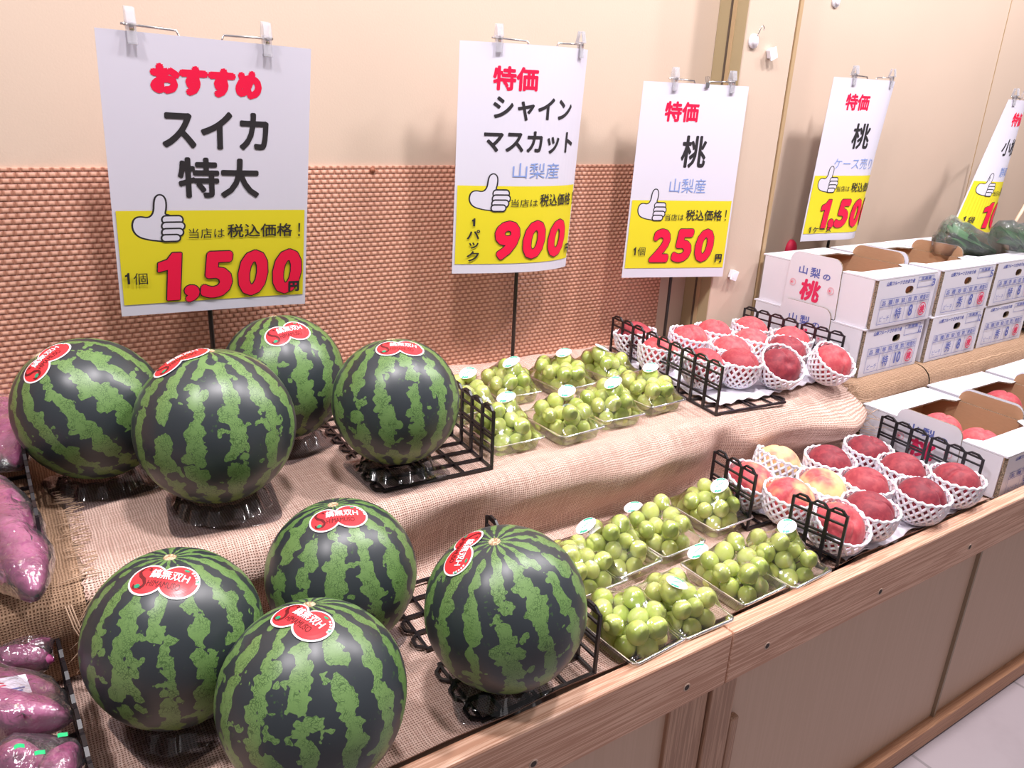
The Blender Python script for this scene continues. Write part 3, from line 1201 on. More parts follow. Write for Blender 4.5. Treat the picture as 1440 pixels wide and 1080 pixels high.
# ------------------------------------------------------------------ black wire dividers
def fence_mb(n, cw, h, with_arch=True):
    """upright panel in the local x-z plane, x from 0 to n*cw"""
    mb = MB()
    tk_, pw = 0.0042, 0.0062
    for k in range(n + 1):
        x = k * cw
        w_ = pw if 0 < k < n else 0.0046
        mb.box((x, 0, h * 0.475), (w_, tk_, h * 0.95))
    for f_ in (0.015, 0.27, 0.50, 0.565, 0.79, 0.94):
        th_ = 0.0034 if f_ != 0.015 else 0.0048
        mb.bar((0, 0, h * f_), (n * cw, 0, h * f_), tk_ * 0.9, th_)
    for k in range(n):
        a = k * cw
        p = [(a + 0.08 * cw, 0, h * 0.94), (a + 0.30 * cw, 0, h * 1.0), (a + 0.70 * cw, 0, h * 1.0), (a + 0.92 * cw, 0, h * 0.94)]
        for q, r in zip(p, p[1:]):
            mb.bar(q, r, tk_, 0.0036)
    return mb


def base_mb(n, cw, d, sgn, m_=5):
    """grid lying flat, x from 0 to n*cw, y from 0 to sgn*d, loops at its outer edge"""
    mb = MB()
    z = 0.003
    for k in range(n + 1):
        mb.bar((k * cw, 0, z), (k * cw, sgn * d * 0.95, z), 0.0046, 0.0046)
    for f_ in (0.0, 0.25, 0.5, 0.56, 0.78, 0.94):
        mb.bar((0, sgn * d * f_, z), (n * cw, sgn * d * f_, z), 0.0040, 0.0036)
    for k in range(n):
        a = k * cw
        p = [(a + 0.08 * cw, sgn * d * 0.94, z), (a + 0.30 * cw, sgn * d, z), (a + 0.70 * cw, sgn * d, z), (a + 0.92 * cw, sgn * d * 0.94, z)]
        for q, r in zip(p, p[1:]):
            mb.bar(q, r, 0.0040, 0.0040)
    return mb


def divider(p0, p1, z, n, h, base, label, lean=0.0):
    """black divider: a fence from p0 to p1 and a flat grid of depth |base| to one side (sign)"""
    p0, p1 = Vector(p0 + (0,)), Vector(p1 + (0,))
    d = p1 - p0
    e = empty('wire_divider', (p0.x, p0.y, z), (0, 0, math.atan2(d.y, d.x)))
    tag(e, label, 'rack divider', 'black wire dividers')
    cw = d.length / n
    f = fence_mb(n, cw, h).build('fence_panel', M_WIRE, e)
    f.rotation_euler.x = lean
    if base:
        base_mb(n, cw, abs(base), 1 if base > 0 else -1).build('base_grid', M_WIRE, e)
    return e


# along +y the local +y points to -x
divider((0.656, 1.012), (0.664, 1.165), UPZ, 4, 0.112, 0.207, 'black wire divider with a flat base grid under the upper-tier melon, front half')
divider((0.6645, 1.170), (0.672, 1.325), UPZ, 4, 0.112, 0.205, 'black wire divider behind the upper-tier melon, back half')
divider((0.604, 0.650), (0.606, 0.768), LOZ, 3, 0.104, 0.190, 'black wire divider around the lower melon at the wooden rail')
divider((0.607, 0.800), (0.614, 0.955), LOZ, 4, 0.098, 0.190, 'black wire divider on the lower tier, its grid between two melons')
divider((1.199, 1.005), (1.227, 1.258), UPZ, 6, 0.112, -0.205, 'long black wire divider between grapes and peaches on the upper tier')
divider((1.228, 1.271), (1.242, 1.397), UPZ, 3, 0.112, -0.205, 'short black wire divider at the wall, left of the upper peaches')
divider((1.656, 1.042), (1.648, 1.155), UPZ, 3, 0.110, 0.09, 'short black divider in front of the white carton, front right of upper peaches')
divider((1.6475, 1.168), (1.640, 1.330), UPZ, 4, 0.110, 0.09, 'black divider in front of the white carton, back right of upper peaches')
divider((1.103, 0.812), (1.111, 0.920), LOZ, 3, 0.122, -0.15, 'three-loop black divider at the rear left of the lower peaches')
divider((1.120, 0.634), (1.103, 0.728), LOZ, 3, 0.120, -0.15, 'three-loop black divider at the rail, front left of the lower peaches')
divider((1.622, 0.662), (1.637, 0.778), LOZ, 3, 0.098, 0.09, 'three-loop black divider before the lower carton, nearer the rail')
divider((1.640, 0.790), (1.652, 0.905), LOZ, 3, 0.098, 0.09, 'three-loop black divider before the lower carton, nearer the burlap')
divider((-0.004, 1.02), (-0.008, 1.42), UPZ, 9, 0.09, 0.25, 'black wire divider between the upper sweet potatoes and the melons')
divider((0.005, 0.70), (-0.006, 0.97), LOZ, 6, 0.085, 0.25, 'black wire divider between the lower sweet potatoes and the melons')


# ------------------------------------------------------------------ grapes in clear packs
def bunch_layout(seed, n=20):
    rr = random.Random(seed)
    a, b = 0.0355, 0.048
    P, rad = [], []
    for k in range(n):
        t_ = 2 * PI * rr.random()
        q = math.sqrt(rr.random())
        P.append([a * q * math.cos(t_) * 0.75, b * q * math.sin(t_) * 0.75, 0.018 + 0.03 * rr.random() * (1 - 0.6 * q)])
        rad.append(rr.uniform(0.0138, 0.0168))
    P = np.array(P)
    rad = np.array(rad)
    for it in range(260):
        D = P[:, None] - P[None]
        L = np.linalg.norm(D, axis=2) + 1e-9
        ov = (rad[:, None] + rad[None]) * 0.985 - L
        np.fill_diagonal(ov, 0)
        ov = np.maximum(ov, 0)
        P = P + (D / L[..., None] * ov[..., None]).sum(1) * 0.32
        P[:, 2] -= 0.00022 if it < 200 else 0
        e = np.sqrt((P[:, 0] / a) ** 2 + (P[:, 1] / b) ** 2)
        k = np.where(e > 1, 1 / e, 1)
        P[:, 0] *= k
        P[:, 1] *= k
        P[:, 2] = np.maximum(P[:, 2], rad + 0.0025)
    return P, rad


def grape_mesh():
    mb = MB()

    def fn(u, v):
        a, ph_ = 2 * PI * u, -PI / 2 + PI * min(max(v, 0.001), 0.999)
        return (math.cos(ph_) * math.cos(a), math.cos(ph_) * math.sin(a), 1.10 * math.sin(ph_))
    mb.grid(fn, 20, 12, closed_u=True)
    mb.v = [tuple(k * 0.0145 for k in q) for q in mb.v]
    return mb.mesh('grape', M_GRAPE, smooth=True)


ME_GRAPE = grape_mesh()
HX, HY, RIM = 0.051, 0.066, 0.027


def lid_mesh(P, rad):
    nx, ny = 40, 52
    X, Y = np.meshgrid(np.linspace(-HX, HX, nx + 1), np.linspace(-HY, HY, ny + 1))
    H = np.full(X.shape, RIM)
    for p, r in zip(P, rad):
        r2 = r * 1.09 + 0.0008
        d2 = r2 * r2 - (X - p[0]) ** 2 - (Y - p[1]) ** 2
        H = np.maximum(H, np.where(d2 > 0, p[2] + np.sqrt(np.maximum(d2, 0)), RIM))
    U = H.copy()
    for _ in range(900):
        V = U.copy()
        V[1:-1, 1:-1] = 0.25 * (U[:-2, 1:-1] + U[2:, 1:-1] + U[1:-1, :-2] + U[1:-1, 2:])
        V = np.maximum(V, H)
        V[0], V[-1], V[:, 0], V[:, -1] = RIM, RIM, RIM, RIM
        U = V
    mb = MB()
    vs = [(X[j, i], Y[j, i], U[j, i]) for j in range(ny + 1) for i in range(nx + 1)]
    w_ = nx + 1
    fs = [(j * w_ + i, j * w_ + i + 1, (j + 1) * w_ + i + 1, (j + 1) * w_ + i) for j in range(ny) for i in range(nx)]
    mb.add(vs, fs)
    return mb.mesh('lid_film', M_FILM, smooth=True), (X, Y, U)


def rrect(hx, hy, rc, n=5):
    out = []
    for cx, cy, a0 in ((hx - rc, hy - rc, 0), (-hx + rc, hy - rc, 90), (-hx + rc, -hy + rc, 180), (hx - rc, -hy + rc, 270)):
        for k in range(n + 1):
            a = R_(a0 + 90 * k / n)
            out.append((cx + rc * math.cos(a), cy + rc * math.sin(a)))
    return out


def punnet_mesh():
    mb = MB()
    rings = [(0.040, 0.054, 0.0012), (0.043, 0.057, 0.0012), (0.045, 0.0595, 0.004), (0.0495, 0.0645, RIM - 0.001), (0.0520, 0.067, RIM), (0.0545, 0.0695, RIM - 0.0005), (0.0545, 0.0695, RIM - 0.003)]
    vs, fs = [], []
    n = 24
    for hx, hy, z in rings:
        vs += [(x, y, z) for x, y in rrect(hx, hy, 0.010)]
    for j in range(len(rings) - 1):
        for k in range(n):
            k2 = (k + 1) % n
            fs.append((j * n + k, j * n + k2, (j + 1) * n + k2, (j + 1) * n + k))
    fs.append(tuple(reversed(range(n))))
    mb.add(vs, fs)
    return mb.mesh('punnet', M_PET, smooth=True)


ME_PUNNET = punnet_mesh()


def seal_mesh(XYU, cx, cy):
    """oval white label with small green leaf marks, laid on the film"""
    X, Y, U = XYU
    nx, ny = X.shape[1] - 1, X.shape[0] - 1

    def hgt(x, y):
        i = (x + HX) / (2 * HX) * nx
        j = (y + HY) / (2 * HY) * ny
        i0, j0 = int(min(max(i, 0), nx - 1)), int(min(max(j, 0), ny - 1))
        fi, fj = i - i0, j - j0
        return U[j0, i0] * (1 - fi) * (1 - fj) + U[j0, i0 + 1] * fi * (1 - fj) + U[j0 + 1, i0] * (1 - fi) * fj + U[j0 + 1, i0 + 1] * fi * fj
    rim = abs(cy) > 0.04
    if not rim:
        best = max(((hgt(qx, qy) - 0.25 * abs(qx - cx) - 0.2 * abs(qy - cy), qx, qy) for qx in np.linspace(-.022, .022, 12) for qy in np.linspace(-.025, .022, 12)))
        cx, cy = best[1], best[2] - 0.006
    # best-fit tilt so that the paper stays smooth
    z0 = hgt(cx, cy)
    gx = (hgt(cx + .011, cy) - hgt(cx - .011, cy)) / .022
    gy = (hgt(cx, cy + .012) - hgt(cx, cy - .012)) / .024
    gy = min(max(gy, 0.05), 0.15) if rim else min(max(gy, 0.26), 0.8)
    gx = min(max(gx, -0.45), 0.45)
    need = max(hgt(cx + .019 * math.cos(a), cy + .0135 * math.sin(a)) - (z0 + gx * .019 * math.cos(a) + gy * .0135 * math.sin(a)) for a in np.linspace(0, 6.2, 20))
    zb = z0 + max(0.0, min(need, 0.012)) + 0.0008

    def put(x, y, lift):
        return (cx + x, cy + y, zb + gx * x + gy * y - 6 * (x * x + y * y) + lift)
    mb = MB()
    vs = [put(0, 0, 0)]
    fs = []
    n = 28
    for j in range(1, 5):
        for k in range(n):
            a = 2 * PI * k / n
            vs.append(put(0.0190 * j / 4 * math.cos(a), 0.0135 * j / 4 * math.sin(a), 0))
    for k in range(n):
        fs.append((0, 1 + k, 1 + (k + 1) % n))
    for j in range(3):
        for k in range(n):
            a, b = 1 + j * n + k, 1 + j * n + (k + 1) % n
            fs.append((a, a + n, b + n, b))
    mb.add(vs, fs, 0)
    rr = random.Random(3)
    for ang in (20, 38, 52, 70, 205, 225, 240):
        a = R_(ang)
        x, y = 0.0155 * math.cos(a), 0.0106 * math.sin(a)
        mb.add([put(x + 0.0028 * math.cos(2 * PI * k / 7), y + 0.0019 * math.sin(2 * PI * k / 7), 0.0004) for k in range(7)], [tuple(range(7))], 1)
    for k in range(6):
        x = -0.008 + 0.0028 * k
        mb.add([put(x, -0.001, 0.0004), put(x + 0.0017, -0.001, 0.0004), put(x + 0.0017, 0.0012, 0.0004), put(x, 0.0012, 0.0004)], [(0, 1, 2, 3)], 1)
    return mb.mesh('oval_label', [M_WHITE_PRINT, M_GLEAF])


VARS = []
for sd in range(5):
    P, rad = bunch_layout(sd + 11)
    lid, xyu = lid_mesh(P, rad)
    stem_mb = MB()
    top = max(P[:, 2])
    stem_mb.tube([(-0.004, 0.040, 0.014), (0.002, 0.02, 0.02), (0.0, 0.0, 0.021), (-0.003, -0.025, 0.018)], [0.0026, 0.0023, 0.002, 0.0014], 6)
    for k in range(0, len(P), 2):
        p = P[k]
        stem_mb.tube([(0, p[1] * 0.5, 0.02), tuple(p * 0.75 + np.array([0, 0, 0.004]))], 0.0011, 5)
    VARS.append((P, rad, lid, xyu, stem_mb.mesh('grape_stem', M_STEM, smooth=True)))


def grape_pack(px, py, z, rz, var, lab_pos, where, zoff=0.025):
    c = at(px, py, z=z + zoff)
    P, rad, lid, xyu, stem = VARS[var]
    e = empty('grape_pack', (c.x, c.y, z), (0, 0, rz))
    tag(e, 'grape pack, ' + where, 'fruit pack', 'clear packs for the green grapes')
    link('punnet', ME_PUNNET, e)
    link('lid_film', lid, e)
    if lab_pos:
        s_ = link('oval_label', seal_mesh(xyu, *lab_pos), e)
        s_['label'] = 'oval white label with green marks'
    b = empty('grape_bunch', (c.x, c.y, z + 0.001), (0, 0, rz))
    tag(b, 'grape bunch, ' + where, 'grapes', 'bunches of green grapes')
    rr = random.Random(var * 7 + int(px))
    for p, r in zip(P, rad):
        g = link('grape', ME_GRAPE, b)
        g.location = tuple(p)
        k = r / 0.0145
        g.scale = (k, k, k)
        g.rotation_euler = (rr.uniform(-.7, .7), rr.uniform(-.7, .7), rr.uniform(0, 6))
    link('grape_stem', stem, b)


PK_UP = [
    (650, 560, 0.03, 0, (0.0, 0.020), 'upper tier, half hidden by the melon rack'),
    (710, 538, -0.05, 1, (0.0, 0.012), 'upper tier back row, at the pole of the 900 sign'),
    (787, 528, 0.06, 2, (0.0, 0.016), 'upper tier back row, second from the rack of peaches'),
    (848, 512, 0.10, 3, (0.006, 0.008), 'upper tier back row, at the black divider of the peaches'),
    (705, 600, 0.0, 4, (0.0, 0.010), 'upper tier front row, beside the melon rack'),
    (790, 587, 0.05, 0, (-0.004, 0.016), 'upper tier front row, second from the melon rack'),
    (850, 568, -0.04, 1, (0.0, 0.022), 'upper tier front row, third from the melon rack'),
    (908, 550, 0.04, 2, (0.006, 0.016), 'upper tier front row, nearest the peach divider'),
]
for px, py, rz, vr, lp, wh in PK_UP:
    grape_pack(px, py, UPZ, rz, vr, lp, wh, 0.030)
PK_LO = [
    (812, 797, 0.02, 3, None, 'lower tier, mostly hidden behind the racked melon'),
    (862, 772, 0.05, 4, (-0.018, 0.052), 'lower tier back row, nearest the racked melon'),
    (925, 746, 0.04, 0, (-0.016, 0.050), 'lower tier back row, in the middle'),
    (995, 713, 0.02, 1, (0.0, 0.012), 'lower tier back row, at the rear peach divider'),
    (882, 878, 0.06, 2, None, 'lower tier at the rail, touching the melon rack'),
    (953, 848, -0.02, 3, (0.002, 0.020), 'lower tier at the rail, second from the melon rack'),
    (1030, 806, 0.02, 0, (-0.030, 0.052), 'lower tier at the rail, third from the melon rack'),
    (1096, 785, 0.04, 4, (0.004, 0.010), 'lower tier at the rail, beside the front peach divider'),
]
for px, py, rz, vr, lp, wh in PK_LO:
    grape_pack(px, py, LOZ, rz, vr, lp, wh, 0.028)


# ------------------------------------------------------------------ peaches in foam nets
PR = 0.045


def peach_mesh():
    mb = MB()

    def fn(u, v):
        a = 2 * PI * u
        ph_ = -PI / 2 + PI * min(max(v, 0.001), 0.999)
        c, s_ = math.cos(ph_), math.sin(ph_)
        d = math.atan2(math.sin(a), math.cos(a))
        groove = math.exp(-(abs(d) / 0.15) ** 1.4) * (0.35 + 0.65 * max(0, s_ + 0.4)) * 0.13
        r = PR * (1.0 - groove * c - 0.16 * math.exp(-((1 - s_) / 0.035)) + 0.03 * c * abs(math.sin(a)) + 0.02 * math.exp(-((1 + s_) / 0.06)))
        return (r * c * math.cos(a), r * c * math.sin(a), r * s_ * 0.93)
    mb.grid(fn, 96, 36, closed_u=True)
    return mb.mesh('peach', M_PEACH, smooth=True)


def net_mesh():
    mb = MB()
    n = 20
    rows = 15
    R = PR * 1.055 + 0.0012

    def pr(t_):
        ph_ = R_(-78 + t_ * 97)
        if ph_ < 0:
            return R * math.cos(ph_), R * math.sin(ph_) * 0.97
        return R * (1.0 + 0.035 * math.sin(ph_ * 4)), R * ph_ * 1.15
    for sgn in (-1, 1):
        for k in range(n):
            pts = []
            for j in range(rows + 1):
                t_ = j / rows
                a = 2 * PI * k / n + sgn * t_ * 1.35
                r, z = pr(t_)
                pts.append((r * math.cos(a), r * math.sin(a), z))
            mb.tube(pts, 0.0028, 5)
    r, z = pr(1.0)
    rim = []
    for k in range(n * 4 + 1):
        a = 2 * PI * k / (n * 4) + 1.35
        rim.append(((r + 0.0002) * math.cos(a), (r + 0.0002) * math.sin(a), z + 0.0018 * math.cos(k * PI / 2)))
    mb.tube(rim, 0.0029, 5, cap=False)
    return mb.mesh('foam_net', M_NET, smooth=True)


ME_PEACH, ME_NET = peach_mesh(), net_mesh()


def net_label(look, where):
    a = f'foam net holding the {look} peach, {where}'
    return a if len(a.split()) <= 16 else f'foam net of {look} peach, {where}'


def peach(px, py, z, hc, dark, yellow, yaw, tilt, tdir, where, look, net=True, s=1.0, lean=(0, 0)):
    c = at(px, py, z=z + hc)
    c.z = z + hc
    p = link('peach', ME_PEACH)
    tl = Matrix.Rotation(R_(tilt), 3, Vector((math.cos(R_(tdir)), math.sin(R_(tdir)), 0)))
    p.matrix_world = Matrix.LocRotScale(c, (tl @ Matrix.Rotation(R_(yaw), 3, 'Z')).to_quaternion(), Vector((s, s, s)))
    p.color = (dark, yellow, 0, 1)
    tag(p, f'{look} peach, {where}', 'peach', 'peaches')
    if net:
        n_ = link('foam_net', ME_NET)
        nt = Matrix.Rotation(R_(lean[0]), 3, Vector((math.cos(R_(lean[1])), math.sin(R_(lean[1])), 0)))
        n_.matrix_world = Matrix.LocRotScale(c, (nt @ Matrix.Rotation(R_(yaw * 1.7), 3, 'Z')).to_quaternion(), Vector((s, s, s)))
        tag(n_, net_label(look, where), 'foam net', 'white foam nets')
    return p


# yaw turns the crease: -90 faces the viewer's side, tilt leans the stem end; lean turns the net's mouth
UPP = [
    (893, 477, .15 + .55, .15, 200, 20, 0, 'behind the small divider at the wall', 'dark red', (10, 200)),
    (927, 498, .12, .30, 120, 20, 90, 'behind the long divider, second from the wall', 'pale pink', (8, 90)),
    (968, 480, .22, .28, 250, 15, 200, 'upper rack, standing out above the long divider', 'large pink', (10, 30)),
    (990, 517, .55, .20, 140, 25, 0, 'upper rack front left corner behind the divider', 'crimson and pink', (12, 90)),
    (1003, 473, .30, .15, 60, 20, 0, 'upper rack back row in front of the cream pillar', 'coral red', (6, 60)),
    (1055, 468, .18, .38, 330, 20, 40, 'upper rack back row by the back divider', 'salmon creased', (8, 60)),
    (1056, 486, .16, .36, 170, 15, 0, 'upper rack centre, just below the salmon one', 'light salmon', (8, 80)),
    (1027, 497, .22, .30, 90, 12, 10, 'upper rack centre', 'pink topped', (5, 10)),
    (1038, 516, .72, .05, 290, 12, 0, 'upper rack front row middle, crease facing out', 'dark red', (4, 0)),
    (1112, 483, .25, .30, 20, 15, 20, 'upper rack back right against the divider', 'bright coral', (4, 0)),
    (1105, 497, .88, .0, 60, 20, 0, 'upper rack, tucked behind the front right one', 'dark maroon', (14, 340)),
    (1096, 517, .92, .0, 70, 55, 340, 'upper rack front right, lying tilted to the viewer', 'deep crimson', (38, 345)),
    (1168, 512, .48, .30, 255, 48, 0, 'at the rack end beside the lower white carton', 'red orange creased', (34, 0)),
]
for px, py, dk, ye, yaw, tilt, td, wh, lk, ln in UPP:
    peach(px, py, UPZ + 0.011, 0.047, dk, ye, yaw, tilt, td, wh, lk, lean=ln)
LOP = [
    (1054, 681, .30, .62, 100, 20, 0, 'behind the rear lower divider', 'yellow and red', (14, 0)),
    (1093, 655, .10, .80, 60, 15, 0, 'lower tier back row left against the burlap', 'cream coloured', (22, 80)),
    (1165, 655, .92, .0, 330, 15, 0, 'lower tier back row middle', 'dark maroon creased', (4, 0)),
    (1219, 640, .95, .0, 60, 15, 0, 'lower tier back row beside the carton', 'dark wine red', (6, 0)),
    (1155, 690, .25, .72, 150, 15, 0, 'lower tier centre left', 'yellow with a red cheek', (8, 0)),
    (1110, 704, .35, .58, 200, 15, 0, 'lower tier left, between the two dividers', 'yellow and crimson', (6, 0)),
    (1178, 742, .38, .50, 240, 40, 0, 'behind the front lower divider', 'rosy and ochre', (26, 350)),
    (1216, 688, .72, .05, 310, 15, 0, 'lower tier centre', 'red speckled creased', (4, 0)),
    (1268, 666, .85, .02, 320, 12, 0, 'lower tier, second from the carton divider', 'dark red speckled', (4, 0)),
    (1221, 724, .90, .0, 300, 14, 0, 'at the rail, between the divider and the biggest one', 'maroon', (5, 0)),
    (1294, 703, .96, .0, 268, 22, 0, 'at the rail, crease facing the viewer', 'big dark maroon', (6, 0)),
    (1343, 681, .86, .0, 170, 10, 0, 'at the rail nearest the carton', 'wine red', (3, 0)),
]
for px, py, dk, ye, yaw, tilt, td, wh, lk, ln in LOP:
    peach(px, py, LOZ + 0.009, 0.047, dk, ye, yaw, tilt, td, wh, lk, lean=ln)


def foam_sheet(x0, x1, y0, y1, z, seed, label):
    mb = MB()
    nu, nv = 70, 70

    def fn(u, v):
        x = x0 + (x1 - x0) * u + 0.012 * nz(v * 5, u * 2, seed)
        y = y0 + (y1 - y0) * v + 0.012 * nz(u * 5, v * 2, seed + 9)
        k = math.sin((u * 1.3 + v * 0.8) * 52 + 5 * nz(u * 4, v * 4, seed))
        h_ = 0.0035 + 0.003 * k + 0.004 * abs(nz(u * 9, v * 9, seed + 3))
        return (x, y, z + max(h_, 0.0006))
    mb.grid(fn, nu, nv)
    o_ = mb.build('foam_padding_sheet', M_FOAM, smooth=True)
    sd_ = o_.modifiers.new('thickness', 'SOLIDIFY')
    sd_.thickness = 0.0015
    tag(o_, label, 'padding sheet')


foam_sheet(1.232, 1.66, 1.025, 1.37, UPZ + 0.0055, 1.0, 'white foam padding sheet under the upper peaches')
foam_sheet(1.165, 1.60, 0.645, 0.93, LOZ + 0.004, 4.0, 'white foam padding sheet under the lower peaches')


# ------------------------------------------------------------------ white peach cartons
CW, CD = 0.256, 0.318
CARTON_MATS = [M_CARTON, M_KRAFT, M_CUT, M_INK_BLUE, M_INK_RED, M_INK_PINK]


def faces_box(mb, lo, hi, mats):
    """axis box with a material per face: -x +x -y +y -z +z"""
    n = len(mb.f)
    mb.box([(a + b) / 2 for a, b in zip(lo, hi)], [b - a for a, b in zip(lo, hi)])
    for k in range(6):
        mb.mi[n + k] = mats[k]


def print_on(mb, pr_, origin, ex, ey, en, lift0=0.0002, dl=0.00012):
    """ex: vector of s=1, ey: vector of v=1"""
    o_, ex, ey, en = Vector(origin), Vector(ex), Vector(ey), Vector(en)
    for vs, fs, mi, k in pr_.layers:
        mb.add([o_ + ex * a + ey * b + en * (lift0 + dl * k) for a, b in vs], fs, mi)


def carton_meshes(h, count, grade, extra, dx):
    b = MB()
    T = 0.004
    faces_box(b, (0.003, 0, 0), (CW - 0.003, CD, T), (0, 0, 0, 0, 0, 1))
    faces_box(b, (0.0, 0.001, 0.0), (T, CD, h), (0, 1, 0, 0, 0, 2))
    faces_box(b, (CW - T, 0.001, 0.0), (CW, CD, h), (1, 0, 0, 0, 0, 2))
    faces_box(b, (0.003, CD - T, 0.0), (CW - 0.003, CD, h), (2, 2, 1, 0, 0, 2))
    # front panel with the hand hole
    hx, hz, rx, rz = CW * (0.515 + dx), h * 0.72, 0.0165, 0.0095
    n = 40
    x0, x1, z0, z1 = 0.005, CW - 0.003, 0.0, h
    outer, inner = [], []
    for k in range(n):
        a = 2 * PI * k / n
        c, s_ = math.cos(a), math.sin(a)
        inner.append((hx + rx * math.copysign(abs(c) ** 0.7, c), hz + rz * math.copysign(abs(s_) ** 0.8, s_)))
        t_ = min(((x1 - hx) / c if c > 1e-6 else (x0 - hx) / c if c < -1e-6 else 9), ((z1 - hz) / s_ if s_ > 1e-6 else (z0 - hz) / s_ if s_ < -1e-6 else 9))
        outer.append((hx + c * t_, hz + s_ * t_))
    # snap the outer ring to the panel corners
    for cx, cz in ((x0, z0), (x0, z1), (x1, z0), (x1, z1)):
        k = min(range(n), key=lambda q: (outer[q][0] - cx) ** 2 + (outer[q][1] - cz) ** 2)
        outer[k] = (cx, cz)
    yf, yb = -0.0075, 0.0005
    vs = [(x, yf, z) for x, z in outer] + [(x, yf, z) for x, z in inner] + [(x, yb, z) for x, z in outer] + [(x, yb, z) for x, z in inner]
    F, Hh, Bk, Ed = [], [], [], []
    for k in range(n):
        q = (k + 1) % n
        F.append((k, q, n + q, n + k))
        Bk.append((2 * n + q, 2 * n + k, 3 * n + k, 3 * n + q))
        Hh.append((n + k, n + q, 3 * n + q, 3 * n + k))
        Ed.append((q, k, 2 * n + k, 2 * n + q))
    i0 = len(b.v)
    b.add(vs, F, 0)
    for fl, mi in ((Bk, 1), (Hh, 2), (Ed, 2)):
        b.f.extend(tuple(i + i0 for i in f_) for f_ in fl)
        b.mi.extend([mi] * len(fl))
    P = Print(h / CW)
    P.text('山梨フルーツさかおり会', 0.13, 0.61, 0.045, 0.135, 3, 0.0015, 0.15)
    P.frame(0.665, 0.935, 0.03, 0.26, 0.004, 3)
    P.rect(0.665, 0.935, 0.108, 0.116, 3)
    P.text('生産者', 0.71, 0.89, 0.040, 0.102, 3, 0.001)
    X4 = (0.085, 0.30, 0.515, 0.725, 0.925)
    P.frame(X4[0], X4[4], 0.40, 0.93, 0.004, 3)
    P.rect(X4[0], X4[4], 0.552, 0.562, 3)
    for x in X4[1:4]:
        P.rect(x - 0.002, x + 0.002, 0.40, 0.93, 3)
    for tx, i in (('品  種', 0), ('等  級', 1), ('個  数', 2), ('検査印', 3)):
        P.text(tx, X4[i] + 0.022, X4[i + 1] - 0.022, 0.425, 0.53, 3, 0.001)
    P.text('ピーチ', X4[0] + 0.03, X4[1] - 0.03, 0.75, 0.86, 3, 0.0)
    P.text(grade, X4[1] + 0.055, X4[2] - 0.055, 0.62, 0.86, 3, 0.002)
    P.text(count, X4[2] + (0.07 if len(count) == 1 else 0.05), X4[3] - (0.07 if len(count) == 1 else 0.05), 0.60, 0.85, 3, 0.004)
    cs = (X4[3] + X4[4]) / 2
    P.ring(cs, 0.74, 0.066, 0.009, 4)
    P.text('検', cs - 0.042, cs + 0.042, 0.74 - 0.092, 0.74 + 0.092, 4, 0.004)
    if extra:
        P.text(extra, 0.90, 0.96, 0.10, 0.26, 3, 0.002)
    print_on(b, P, (0.005, yf, h), (CW - 0.008, 0, 0), (0, 0, -h), (0, -1, 0))
    body = b.mesh('carton_body', CARTON_MATS)
    # top strips with angled inner edges
    flaps = []
    for back in (0, 1):
        out = [(0, -0.007), (CW, -0.007), (CW, 0.088), (CW - 0.022, 0.088), (CW - 0.040, 0.064), (0.040, 0.064), (0.022, 0.088), (0, 0.088)]
        if back:
            out = [(x, CD - y - 0.000) for x, y in reversed(out)]
        f = MB()
        n2 = len(out)
        f.add([(x, y, h + 0.0005) for x, y in out] + [(x, y, h + 0.0040) for x, y in out], [tuple(range(n2, 2 * n2))], 0)
        f.f.append(tuple(reversed(range(n2))))
        f.mi.append(1)
        for k in range(n2):
            q = (k + 1) % n2
            f.f.append((k, q, n2 + q, n2 + k))
            f.mi.append(2 if (out[k][1] > 0.05 and out[q][1] > 0.05 and not back) or (back and out[k][1] < CD - 0.05 and out[q][1] < CD - 0.05) else 0)
        flaps.append(f.mesh('top_flap', CARTON_MATS))
    # raised side tabs
    tabs = []
    y0, y1, th_ = 0.087, 0.236, 0.0035
    out = []
    rc, zt = 0.024, h + 0.030
    for cy, a0 in ((y1 - rc, 0), (y0 + rc, 90)):
        for k in range(7):
            a = R_(a0 + 15 * k)
            out.append((cy + rc * math.cos(a), zt - rc + rc * math.sin(a)))
    out += [(y0 - 0.004, 0.002), (y1 + 0.004, 0.002)]
    n3 = len(out)
    for side in (0, 1):
        f = MB()
        xo, xi = (-th_ - 0.0004, -0.0004) if side == 0 else (CW + th_ + 0.0004, CW + 0.0004)
        f.add([(xo, y, z) for y, z in out] + [(xi, y, z) for y, z in out], [tuple(reversed(range(n3))) if side == 0 else tuple(range(n3))], 0)
        f.f.append(tuple(range(n3, 2 * n3)) if side == 0 else tuple(reversed(range(n3, 2 * n3))))
        f.mi.append(1)
        for k in range(n3):
            q = (k + 1) % n3
            f.f.append((k, q, n3 + q, n3 + k) if side == 0 else (q, k, n3 + k, n3 + q))
            f.mi.append(2)
        P = Print((zt) / (y1 - y0))
        for ch, s0, s1, v0, v1 in (('山', 0.20, 0.37, 0.22, 0.36), ('梨', 0.43, 0.62, 0.215, 0.385), ('の', 0.68, 0.82, 0.28, 0.38)):
            P.text(ch, s0, s1, v0, v1, 3, 0.004)
        P.text('桃', 0.28, 0.68, 0.43, 0.80, 4, 0.014, 0.08)
        for cs_, cv in ((0.12, 0.535), (0.87, 0.535)):
            P.ring(cs_, cv, 0.062, 0.014, 5)
            P.disc(cs_ - 0.015, cv, 0.030, 5)
            P.disc(cs_ - 0.018, cv, 0.012, 4)
        if side == 0:
            print_on(f, P, (xo, y1, zt), (0, -(y1 - y0), 0), (0, 0, -zt), (-1, 0, 0))
        else:
            print_on(f, P, (xo, y0, zt), (0, (y1 - y0), 0), (0, 0, -zt), (1, 0, 0))
        tabs.append(f.mesh('display_tab', CARTON_MATS))
    return body, flaps, tabs


